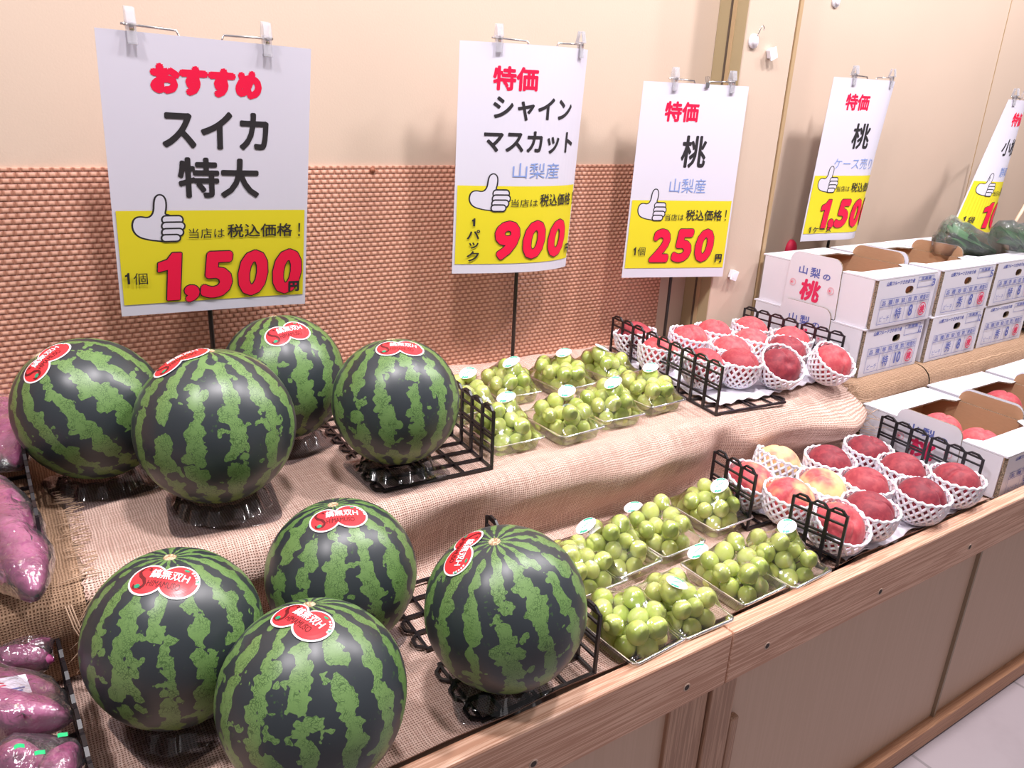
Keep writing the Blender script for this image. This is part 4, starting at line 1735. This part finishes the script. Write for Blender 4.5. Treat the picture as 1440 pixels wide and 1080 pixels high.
def carton(loc, rz, h, count, grade, extra, label, group, dx=0.0):
    body, flaps, tabs = carton_meshes(h, count, grade, extra, dx)
    e = empty('peach_carton', loc, (0, 0, R_(rz)))
    tag(e, label, 'cardboard box', group)
    o_ = link('carton_body', body, e)
    for f in flaps:
        link('top_flap', f, e)
    for f in tabs:
        t_ = link('display_tab', f, e)
        t_['label'] = 'rounded side tab printed with blue and red characters'
    return e


G1, G2 = 'white cartons stacked on the upper tier', 'open white cartons on the lower tier'
Z1, Z2 = UPZ, UPZ + 0.1215
for x, y, z, rz, c_, g_, ex, lab, dx in (
        (1.694, 1.022, Z1, 0.3, '10', '特', '12', 'lower white carton of the left stack, next to the peach rack, count 10', 0.03),
        (1.974, 1.018, Z1, 0.0, '8', '秀', '12', 'lower white carton of the middle stack on brown burlap', 0.0),
        (2.246, 1.024, Z1, 0.0, '8', '秀', '12', 'lower white carton of the right stack on brown burlap', 0.0),
        (1.700, 1.020, Z2, 0.0, '8', '特', '3', 'open white carton topping the left stack, full printed side in view', 0.03),
        (1.980, 1.020, Z2, -0.4, '8', '秀', '5', 'open white carton topping the middle stack', -0.02),
        (2.250, 1.022, Z2, 0.3, '8', '特', '', 'open white carton topping the right stack, near the bagged greens', 0.0)):
    carton((x, y, z), rz, 0.117, c_, g_, ex, lab, G1, dx)
for x, y, rz, lab in ((1.668, 0.644, -0.5, 'open white carton with peaches beside the lower peach rack'), (1.945, 0.648, -0.8, 'open white carton on the lower tier, second from the lower peaches'), (2.222, 0.650, -0.8, 'open white carton on the lower tier, farthest along the rail')):
    carton((x, y, LOZ), rz, 0.0945, '8', '秀', '', lab, G2)
for px, py, z, dk, ye, wh, lk in (
        (1376, 628, 0.010, .35, .30, 'inside the nearest open lower carton, toward the front', 'coral red'),
        (1322, 606, 0.010, .30, .35, 'inside the nearest open lower carton, toward the back', 'light coral'),
        (1408, 572, 0.010, .55, .10, 'inside the second open lower carton', 'rosy red')):
    peach(px, py, LOZ + z, 0.042, dk, ye, 30, 10, 0, wh, lk, net=False)
for x, y, dk, wh in ((1.765, 1.15, .45, 'inside the open carton on the left stack'), (2.05, 1.20, .4, 'inside the open carton on the middle stack'), (1.86, 1.20, .35, 'inside the left top carton, toward its right side')):
    p_ = link('peach', ME_PEACH)
    p_.location = (x, y, Z2 + 0.048)
    p_.color = (dk, .2, 0, 1)
    tag(p_, 'pink peach ' + wh, 'peach', 'peaches')


# ------------------------------------------------------------------ price signs
def price_sign(TL, BL, width, dz, ang, prt, clip_s, pole_x, pole_y, label, binder=None, wire_side=1, pole=True):
    """TL, BL: upper and lower left corners; ang(s, v) = heading of the paper in degrees (0 along +x, + toward the wall); dz = (top, bottom) drop across"""
    NC, NR = 26, 16
    TL, BL = Vector(TL), Vector(BL)
    SUB = 104
    curves = []
    for v in (0.0, 1.0):
        pts = [(0.0, 0.0)]
        for k in range(SUB):
            a = R_(ang((k + 0.5) / SUB, v))
            pts.append((pts[-1][0] + math.cos(a) * width / SUB, pts[-1][1] + math.sin(a) * width / SUB))
        curves.append(pts)

    def surf(s, v):
        q = min(max(s, 0), 1) * SUB
        i = min(int(q), SUB - 1)
        f = q - i
        o_ = []
        for pts in curves:
            o_.append((pts[i][0] * (1 - f) + pts[i + 1][0] * f, pts[i][1] * (1 - f) + pts[i + 1][1] * f))
        x = o_[0][0] * (1 - v) + o_[1][0] * v
        y = o_[0][1] * (1 - v) + o_[1][1] * v
        b = TL.lerp(BL, v)
        return Vector((b.x + x, b.y + y, b.z + (dz[0] * (1 - v) + dz[1] * v) * s))

    def nrm(s, v):
        e = 0.004
        a = surf(min(s + e, 1), v) - surf(max(s - e, 0), v)
        b = surf(s, min(v + e, 1)) - surf(s, max(v - e, 0))
        return b.cross(a).normalized()
    root_loc = Vector((pole_x, pole_y, UPZ))
    e = empty('price_sign', root_loc)
    tag(e, label, 'price sign', 'price signs')
    inv = Matrix.Translation(-root_loc)

    def part(name, mb, mats, parent=e, **kw):
        o_ = mb.build(name, mats, parent, **kw)
        if parent is e:
            o_.matrix_parent_inverse = inv
        return o_
    mb = MB()
    mb.grid(lambda u, v: surf(u, v), NC, NR, 0)
    # paper back, a hair behind
    mb.grid(lambda u, v: surf(1 - u, v) - nrm(1 - u, v) * 0.0004, NC, NR, 0)
    for vs, fs, mi, k in prt.layers:
        vs2, fs2 = cut_columns(vs, fs, NC)
        lift = 0.00035 + 0.00010 * k
        mb.add([surf(a, b) + nrm(min(max(a, 0), 1), min(max(b, 0), 1)) * lift for a, b in vs2], fs2, mi)
    part('paper_sheet', mb, SIGN_MATS)
    # acrylic clips on the top edge, each with a little steel pin
    for s in clip_s:
        base = surf(s, 0.0)
        n_ = nrm(s, 0.0)
        tx = (surf(min(s + .02, 1), 0) - surf(max(s - .02, 0), 0)).normalized()
        M = Matrix((tx, -n_, Vector((0, 0, 1)))).transposed()
        c = MB()
        for sg in (-1, 1):
            c.box(base - n_ * (0.0035 * sg) + Vector((0, 0, -0.002)), (0.0135, 0.0022, 0.030), M)
            c.box(base - n_ * (0.0062 * sg) + Vector((0, 0, 0.021)), (0.0130, 0.0020, 0.022), M @ Matrix.Rotation(R_(12 * sg), 3, 'X'))
        co = part('clip', c, M_ACRYL, bevel=0.0006)
        w_ = MB().tube([base + tx * 0.009 + Vector((0, 0, 0.008)), base - tx * 0.009 + Vector((0, 0, 0.008))], 0.0016, 8)
        w_.box(base + n_ * 0.0050 + Vector((0, 0, 0.007)), (0.006, 0.0012, 0.010), M)
        so = part('clip_spring', w_, M_CHROME, co, smooth=True)
        so.matrix_parent_inverse = co.matrix_world.inverted() if False else Matrix.Identity(4)
    if binder is not None:
        base = surf(binder, 0.0)
        w_ = MB().box(base + Vector((0, 0, -0.002)), (0.012, 0.007, 0.012))
        for sg in (-1, 1):
            w_.tube([base + Vector((sg * 0.004, 0, 0.004)), base + Vector((sg * 0.006, 0.0, 0.016)), base + Vector((sg * 0.002, 0, 0.017)), base + Vector((sg * 0.001, 0, 0.005))], 0.0007, 5)
        part('binder_clip', w_, M_CHROME)
    if pole:
        top_z = surf(0.5, 0.30).z
        pl = MB().tube([(pole_x, pole_y, UPZ + 0.006), (pole_x, pole_y, top_z)], 0.0042, 10)
        pl.lathe([(0.0001, 0.006), (0.028, 0.004), (0.030, 0.0), (0.0001, 0.0)], 20, M=Matrix.Translation((pole_x, pole_y, UPZ)))
        part('pole', pl, M_POLE, smooth=True)
        w_ = MB()
        for sgn, s in zip((-1, 1), clip_s):
            b = surf(s, 0) - nrm(s, 0) * 0.006 + Vector((0, 0, 0.008))
            si = s - sgn * 0.20 if False else s + (0.20 if sgn < 0 else -0.20)
            g = surf(si, 0) - nrm(si, 0) * 0.008 + Vector((0, 0, 0.006))
            g2 = surf(si + (0.03 if sgn < 0 else -0.03), 0.03) - nrm(si, 0.03) * 0.008
            h_ = Vector((pole_x + sgn * 0.003, pole_y, top_z))
            over = (b - g).normalized() * 0.012
            w_.tube([b + over, b, g, g2, g2.lerp(h_, 0.5) + Vector((0, 0.004, 0)), h_], 0.0019, 8)
        part('hanger_wire', w_, M_CHROME, smooth=True)
    return e


def common(P, yellow, thumb, small, tax, red_=None, mark=None):
    P.rect(0.016, 0.984, yellow[0], yellow[1], 1)
    P.thumb_up(*thumb)
    P.text('当店は', *small, 3, 0.0)
    P.text('税込価格', tax[0], tax[1] - 0.055, tax[2], tax[3], 3, 0.0012)
    P.text('！', tax[1] - 0.022, tax[1] - 0.010, tax[2], tax[3], 3, 0.0)


def big_digits(P, body, s0, s1, v0, v1):
    """fat slanted price digits, red with a thin dark outline"""
    wd = {'1': 0.72, ',': 0.42}
    tot = sum(wd.get(c, 1.0) for c in body)
    x = s0
    cells = []
    for c in body:
        w_ = wd.get(c, 1.0) / tot * (s1 - s0)
        cells.append((c, x, x + w_))
        x += w_
    for mi, e in ((3, 0.0055), (2, 0.0)):
        for c, a, b in cells:
            va, vb = (v0, v1) if c != ',' else (v1 - 0.058, v1 + 0.012)
            r = 0.016 if c != '1' else 0.004
            vs, fs = ONE if c == '1' else text2d(c, 0.0, 0.0)
            g, h = r + e, (r + e) / P.asp
            a0, b0 = a + 0.002 + r, b - 0.002 - r
            ht = vb - va - 2 * r / P.asp
            sh = 0.16 * (b0 - a0) if c != ',' else 0.0
            base = [(a0 + q * (b0 - a0 - sh) + sh * t_, vb - r / P.asp - t_ * ht) for q, t_ in vs]
            P.raw(*grow(base, fs, g, h, 14), mi)


P1 = Print(1.41)
P1.text('おすすめ', 0.215, 0.745, 0.090, 0.190, 2, 0.012)
P1.text('スイカ', 0.253, 0.78, 0.235, 0.370, 3, 0.0065)
P1.text('特大', 0.317, 0.73, 0.400, 0.548, 3, 0.0065)
common(P1, (0.595, 0.955), (0.08, 0.335, 0.535, 0.715), (0.355, 0.54, 0.663, 0.702), (0.555, 0.97, 0.648, 0.702))
big_digits(P1, '1,500', 0.175, 0.985, 0.755, 0.945)
P1.text('1', 0.030, 0.052, 0.826, 0.870, 3, 0.0)
P1.text('個', 0.070, 0.138, 0.828, 0.874, 3, 0.0)
P1.text('円', 0.895, 0.960, 0.892, 0.938, 3, 0.004)
price_sign((0.165, 1.31, 1.368), (0.161, 1.378, 0.938), 0.313, (-0.006, -0.014), lambda s, v: (2 if v == 0 else 4 - 26 * max(0, s - 0.72)), P1, (0.15, 0.77), 0.304, 1.40,
           'price sign reading 1,500 over the watermelons, leftmost and largest in view')

P2 = Print(1.41)
P2.text('特価', 0.215, 0.525, 0.090, 0.190, 2, 0.0055)
P2.text('シャイン', 0.225, 0.84, 0.212, 0.312, 3, 0.0045)
P2.text('マスカット', 0.175, 0.89, 0.355, 0.452, 3, 0.0045)
P2.text('山梨産', 0.385, 0.765, 0.493, 0.562, 4, 0.0)
common(P2, (0.597, 0.955), (0.09, 0.375, 0.542, 0.712), (0.385, 0.595, 0.655, 0.690), (0.61, 0.99, 0.632, 0.690))
big_digits(P2, '900', 0.262, 0.915, 0.755, 0.935)
for ch, v0, v1, s0, s1 in (('1', 0.742, 0.778, 0.118, 0.142), ('パ', 0.795, 0.838, 0.088, 0.178), ('ッ', 0.853, 0.882, 0.105, 0.172), ('ク', 0.893, 0.942, 0.092, 0.178)):
    P2.text(ch, s0, s1, v0, v1, 3, 0.002)
P2.text('円', 0.925, 0.985, 0.880, 0.925, 3, 0.003)
price_sign((0.7695, 1.352, 1.397), (0.767, 1.360, 0.965), 0.316, (0.005, -0.012), lambda s, v: -12 + 46 * s ** 2.2 if v == 0 else -9 + 44 * s ** 2.2, P2, (0.24, 0.88), 0.960, 1.412,
           'price sign reading 900 for packs of grapes, beside the sign reading 250')

P3 = Print(1.41)
P3.text('特価', 0.215, 0.53, 0.088, 0.188, 2, 0.0055)
P3.text('桃', 0.415, 0.655, 0.252, 0.415, 3, 0.0055)
P3.text('山梨産', 0.345, 0.695, 0.470, 0.545, 4, 0.0)
common(P3, (0.585, 0.948), (0.07, 0.335, 0.525, 0.692), (0.335, 0.515, 0.655, 0.690), (0.535, 0.955, 0.632, 0.690))
big_digits(P3, '250', 0.225, 0.865, 0.735, 0.915)
P3.text('1', 0.075, 0.098, 0.832, 0.876, 3, 0.0)
P3.text('個', 0.115, 0.185, 0.832, 0.878, 3, 0.0)
P3.text('円', 0.885, 0.955, 0.872, 0.920, 3, 0.003)
price_sign((1.245, 1.374, 1.351), (1.239, 1.378, 0.914), 0.310, (0.003, -0.014), lambda s, v: -7 + (4 * s if v == 0 else 0), P3, (0.27, 0.82), 1.437, 1.412,
           'price sign reading 250 above the upper peach rack, before the cream pillar', binder=0.57)

P4 = Print(1.41)
P4.text('特価', 0.215, 0.53, 0.088, 0.188, 2, 0.0055)
P4.text('桃', 0.40, 0.64, 0.262, 0.420, 3, 0.0055)
P4.text('ケース売り', 0.235, 0.80, 0.475, 0.545, 4, 0.0)
common(P4, (0.585, 0.952), (0.07, 0.335, 0.525, 0.692), (0.335, 0.515, 0.650, 0.685), (0.535, 0.955, 0.628, 0.690))
big_digits(P4, '1,500', 0.17, 0.985, 0.735, 0.918)
P4.text('1', 0.075, 0.100, 0.905, 0.945, 3, 0.0)
P4.text('ケース', 0.125, 0.375, 0.908, 0.945, 3, 0.001)
price_sign((1.942, 1.40, 1.395), (1.918, 1.40, 0.958), 0.325, (0.003, -0.006), lambda s, v: -2 + (40 if v == 0 else 72) * max(0, (s - 0.52) / 0.48) ** 2.0, P4, (0.26, 0.80), 2.110, 1.44,
           'price sign reading 1,500 for cases of peaches, behind the stacked white cartons')

P5 = Print(1.41)
P5.text('特価', 0.215, 0.53, 0.088, 0.188, 2, 0.0055)
P5.text('小松菜', 0.22, 0.80, 0.275, 0.400, 3, 0.005)
P5.text('静岡産', 0.345, 0.695, 0.480, 0.550, 4, 0.0)
common(P5, (0.585, 0.952), (0.07, 0.335, 0.525, 0.692), (0.335, 0.515, 0.650, 0.685), (0.535, 0.955, 0.628, 0.690))
big_digits(P5, '100', 0.26, 0.93, 0.735, 0.918)
P5.text('1', 0.07, 0.095, 0.840, 0.888, 3, 0.0)
P5.text('袋', 0.12, 0.20, 0.840, 0.888, 3, 0.001)
price_sign((2.600, 1.262, 1.367), (2.438, 1.262, 0.966), 0.30, (0.0, -0.012), lambda s, v: (-6 + 52 * s if v == 0 else -48 + 118 * s), P5, (0.10, 0.88), 2.94, 1.44,
           'curled price sign farthest along the wall, above the bagged leafy greens')

# ------------------------------------------------------------------ small things on the wall and the pillar
def on_wall(px, py, Y):
    return at(px, py, Y=Y)


def hook(px, py, Y, label, wire=True):
    c = on_wall(px, py, Y)
    e = empty('adhesive_hook', (c.x, Y, c.z))
    tag(e, label, 'wall hook')
    M = Matrix.Rotation(PI / 2, 4, 'X')
    MB().lathe([(0.0001, 0.010), (0.008, 0.0095), (0.0100, 0.007), (0.0105, 0.005), (0.0150, 0.0045), (0.0160, 0.0025), (0.0160, 0.0001)], 24, M=M).build('hook_disc', M_HOOK, e, smooth=True)
    if wire:
        q = [(0, -0.006, 0.006), (0.002, -0.012, 0.018), (0.005, -0.014, 0.030), (0.010, -0.014, 0.034), (0.015, -0.014, 0.031), (0.0155, -0.014, 0.024)]
        MB().tube(q, 0.0012, 6).build('hook_wire', M_CHROME, e, smooth=True)


hook(1059, 58, POST_Y - 0.0005, 'round white hook with a bent wire on the cream pillar')
hook(1175, 2, WALL_Y2 - 0.0005, 'round white hook at the top edge, right of the pillar')
for px, py, rz, lab in ((1081, 76, -24, 'white square holder stuck on the pillar beside the round hook'), (1027, 386, 18, 'white square holder low on the pillar, beside the 250 sign')):
    c = on_wall(px, py, POST_Y)
    e = empty('adhesive_holder', (c.x, POST_Y - 0.0003, c.z), (0, R_(rz), 0))
    tag(e, lab, 'wall holder')
    MB().box((0, -0.006, 0.002), (0.018, 0.011, 0.020)).build('holder_block', M_HOOK, e, bevel=0.0012)
    MB().box((0, -0.0135, 0.0), (0.024, 0.0035, 0.026)).lathe([(0.0001, 0.0158), (0.0090, 0.0157), (0.0096, 0.0150)], 24, M=Matrix.Rotation(PI / 2, 4, 'X')).build('holder_plate', M_HOOK, e, bevel=0.001)
c = on_wall(1111, 346, WALL_Y2)
rm = MB().lathe([(0.0001, 0.020), (0.012, 0.018), (0.022, 0.012), (0.026, 0.005), (0.026, 0.0)], 24, M=Matrix.Rotation(PI / 2, 4, 'X') @ Matrix.Diagonal((0.85, 1.25, 1, 1)))
o = rm.build('red_wall_pad', M_REDTHING, smooth=True)
o.location = (c.x, WALL_Y2 - 0.0005, c.z - 0.012)
tag(o, 'small red oval pad on the wall behind the left carton stack', 'wall pad')

# ------------------------------------------------------------------ sweet potatoes in film bags (left edge)
def potato(a, b, r, seed, label):
    a, b = Vector(a), Vector(b)
    mb = MB()
    d = b - a
    L = d.length
    x = d.normalized()
    y = Vector((0, 0, 1)).cross(x).normalized()
    z = x.cross(y)
    n, m_ = 22, 18
    rings = []
    for j in range(m_ + 1):
        t_ = j / m_
        prof = (math.sin(PI * min(max(t_, 0.004), 0.996)) ** 0.62) * (1 + 0.12 * nz(t_ * 3, seed, 0))
        bend = 0.12 * r * math.sin(PI * t_) * 2
        for k in range(n):
            an = 2 * PI * k / n
            rr = r * prof * (1 + 0.10 * nz(math.cos(an) * 1.4, math.sin(an) * 1.4 + seed, t_ * 5)) + 0.0004
            rings.append(tuple(x * (L * (t_ - 0.5)) + y * (rr * math.cos(an) + bend) + z * rr * math.sin(an)))
    fs = []
    for j in range(m_):
        for k in range(n):
            k2 = (k + 1) % n
            fs.append((j * n + k, (j + 1) * n + k, (j + 1) * n + k2, j * n + k2))
    mb.add(rings, fs)
    o_ = mb.build('sweet_potato', M_POTATO, smooth=True)
    o_.location = (a + b) / 2
    tag(o_, label, 'sweet potato', 'purple sweet potatoes')
    return [Vector(q) + o_.location for q in rings]


def film_bag(points, label, seed, grow=0.006, mat=None, amp=0.0045, freq=26.0, name='plastic_bag', cat='plastic bag', tape=None, sticker=None, squash=None):
    """a loose film skin around some points"""
    bm = bmesh.new()
    for p in points:
        bm.verts.new(p)
    r = bmesh.ops.convex_hull(bm, input=bm.verts[:])
    bmesh.ops.delete(bm, geom=list({g for g in r['geom_interior'] + r['geom_unused'] if isinstance(g, bmesh.types.BMVert)}), context='VERTS')
    c = sum((v_.co for v_ in bm.verts), Vector()) / len(bm.verts)
    bmesh.ops.remove_doubles(bm, verts=bm.verts[:], dist=0.012)
    bmesh.ops.triangulate(bm, faces=bm.faces[:])
    for _ in range(2):
        long_ = [e_ for e_ in bm.edges if e_.calc_length() > 0.012]
        if long_:
            bmesh.ops.subdivide_edges(bm, edges=long_, cuts=1, use_grid_fill=True)
            bmesh.ops.triangulate(bm, faces=bm.faces[:])
    bm.normal_update()
    for v_ in bm.verts:
        q = v_.co * freq
        w_ = noise.noise(q + Vector((seed, 0, 0))) + 0.6 * noise.noise(q * 2.3 + Vector((0, seed, 0)))
        v_.co += v_.normal * (grow + amp * w_)
    me = bpy.data.meshes.new(name)
    bm.to_mesh(me)
    bm.free()
    me.materials.append(mat or M_BAG)
    me.polygons.foreach_set('use_smooth', [True] * len(me.polygons))
    o_ = link(name, me)
    tag(o_, label, cat)
    return o_, c


def pts2(px0, py0, px1, py1, z0, z1=None):
    return at(px0, py0, z=z0), at(px1, py1, z=z0 if z1 is None else z1)


A = potato(*pts2(-32, 668, 52, 838, 0.775, 0.742), 0.031, 1.0, 'long bright sweet potato of the upper tier, tip pointing to the viewer')
B = potato(*pts2(-62, 690, 6, 822, 0.765, 0.740), 0.030, 2.0, 'sweet potato of the upper tier cut by the picture edge, pale tip')
film_bag(A + B, 'clear bag around the two nearest upper sweet potatoes', 3.0)
A = potato(*pts2(-22, 548, 26, 655, 0.790, 0.760), 0.030, 3.0, 'sweet potato in the farther upper bag, by the matting')
B = potato(*pts2(-62, 570, -12, 660, 0.780, 0.760), 0.030, 4.0, 'hidden sweet potato in the farther upper bag')
film_bag(A + B, 'clear bag around the farther upper sweet potatoes, by the matting', 5.0)
A = potato(*pts2(-110, 905, 72, 899, 0.645), 0.027, 5.0, 'uppermost sweet potato of the lower tier, lying sideways')
B = potato(*pts2(-110, 940, 76, 928, 0.632), 0.0235, 6.0, 'slim sweet potato lying against the uppermost one of the lower tier')
film_bag(A + B, 'clear bag around the uppermost lower sweet potatoes', 7.0, 0.004)
A = potato(*pts2(-130, 962, 88, 975, 0.648), 0.0200, 7.0, 'sweet potato behind the white bag sticker on the lower tier')
B = potato(*pts2(-130, 1012, 98, 1010, 0.656), 0.0260, 8.0, 'thick sweet potato at the middle of the lower pile, spotted skin')
film_bag(A + B, 'clear bag with a white sticker around two lower sweet potatoes', 9.0, 0.004)
A = potato(*pts2(-20, 1100, 62, 1062, 0.640), 0.024, 9.0, 'pale sweet potato at the bottom left corner')
B = potato(*pts2(72, 1120, 104, 1045, 0.636), 0.018, 10.0, 'small sweet potato at the bottom edge beside the black divider')
bag, cc = film_bag(A + B, 'clear bag closed with green tape at the bottom left corner', 11.0, 0.005)
for px, py in ((27, 1050), (88, 1033), (56, 1058)):
    q = at(px, py, z=0.673)
    tp = MB().grid(lambda u, v: (q.x + 0.009 * (u - 0.5), q.y + 0.006 * (v - 0.5) + 0.001 * math.sin(4 * u), q.z + 0.001 * math.sin(3 * u + py)), 5, 3).build('tape', M_TAPE, bag, smooth=True)
    tp['label'] = 'green sealing tape'
q0 = at(6, 958, z=0.676)
stk = MB()
P = Print(0.7)
P.rect(0, 1, 0, 1, 0)
for a, b in (((0.10, 0.2), (0.34, 0.2)), ((0.22, 0.12), (0.20, 0.6)), ((0.10, 0.62), (0.34, 0.45)), ((0.44, 0.15), (0.62, 0.3)), ((0.42, 0.45), (0.64, 0.42)), ((0.52, 0.3), (0.50, 0.66))):
    P.capsule(a, b, 0.022, 4)
P.rect(0.66, 0.92, 0.66, 0.72, 3)
P.rect(0.66, 0.88, 0.80, 0.85, 3)
print_on(stk, P, q0 + Vector((-0.040, 0.010, 0.004)), Vector((0.060, -0.006, -0.006)), Vector((0.004, -0.030, -0.004)), Vector((0.05, -0.1, 1)).normalized())
tag(stk.build('bag_sticker', CARTON_MATS), 'white sticker with red marks on a sweet potato bag', 'sticker')

# ------------------------------------------------------------------ bagged leafy greens at the right
def greens(base, tip, n, spread, seed, label):
    rr = random.Random(seed)
    base, tip = Vector(base), Vector(tip)
    d = (tip - base)
    e = empty('leafy_greens', base)
    tag(e, label, 'greens')
    lf, stm = MB(), MB()
    allp = []
    side0 = d.cross(Vector((0, 0, 1)))
    if side0.length < 1e-3:
        side0 = Vector((1, 0, 0))
    side0.normalize()
    up0 = side0.cross(d).normalized()
    for k in range(n):
        off = side0 * rr.uniform(-1, 1) * spread + up0 * rr.uniform(-.7, .7) * spread
        end = d * rr.uniform(0.75, 1.05) + off
        mid = d * 0.45 + off * 0.4
        stm.tube([off * 0.15, mid, end * 0.8 + mid * 0.2], [0.004, 0.003, 0.0012], 6)
        ax = (end - mid).normalized()
        sd = ax.cross(Vector((rr.uniform(-1, 1), rr.uniform(-1, 1), rr.uniform(-1, 1)))).normalized()
        nn = sd.cross(ax)
        L, W = (end - mid).length * 1.15, rr.uniform(0.014, 0.024)
        ph_ = rr.uniform(0, 6)

        def fn(u, v, mid=mid, ax=ax, sd=sd, nn=nn, L=L, W=W, ph_=ph_):
            w_ = math.sin(PI * min(max(v, 0.02), 0.98)) ** 0.6 * W
            return mid + ax * (L * v) + sd * ((u - 0.5) * 2 * w_) + nn * (0.012 * (abs(u - 0.5) * 2) ** 2 + 0.006 * math.sin(9 * v + 4 * u + ph_) - 0.03 * v * v)
        lf.grid(fn, 6, 9)
        allp += [Vector(q) + base for q in lf.v[-60:]]
    lf.build('leaves', M_LEAF, e, smooth=True)
    stm.build('stalks', M_LEAFSTEM, e, smooth=True)
    return allp + [base + side0 * 0.02, base - side0 * 0.02, base + up0 * 0.02]


g1 = greens(at(1462, 385, Y=1.12), at(1340, 338, Y=1.17), 12, 0.022, 3, 'dark leafy greens in a bag lying toward the cartons, under the curled sign')
film_bag(g1, 'clear crinkled bag around the leafy greens under the curled sign', 2.0, 0.016, M_GBAG, 0.013, 48.0)
g2 = greens(at(1500, 410, Y=1.08), at(1420, 325, Y=1.10), 12, 0.024, 8, 'dark leafy greens in a bag at the right picture edge')
film_bag(g2, 'clear crinkled bag around the leafy greens at the right picture edge', 6.0, 0.016, M_GBAG, 0.013, 48.0)
g3 = greens((2.78, 1.10, 0.72), (2.56, 1.05, 0.80), 10, 0.035, 13, 'green leaves low beside the right carton stack')
cr = MB()
for z in (0.712, 0.75, 0.79):
    for a, b in (((2.60, 1.0), (3.1, 1.0)), ((2.60, 1.30), (3.1, 1.30)), ((2.60, 1.0), (2.60, 1.30)), ((3.1, 1.0), (3.1, 1.30))):
        cr.bar((*a, z), (*b, z), 0.006, 0.008)
for k in range(11):
    x = 2.60 + 0.05 * k
    cr.bar((x, 1.0, 0.712), (x, 1.30, 0.712), 0.005, 0.005)
    for y in (1.0, 1.30):
        cr.bar((x, y, 0.708), (x, y, 0.794), 0.005, 0.005)
tag(cr.build('wire_basket', M_WIRE), 'low black basket holding the bagged greens right of the cartons', 'basket')
dw = MB().tube([at(1412, 338, Y=1.20), at(1452, 272, Y=1.20)], 0.0055, 10)
tag(dw.build('wooden_dowel', M_DOWEL, smooth=True), 'thin wooden dowel leaning over the bagged greens at the right edge', 'stick')
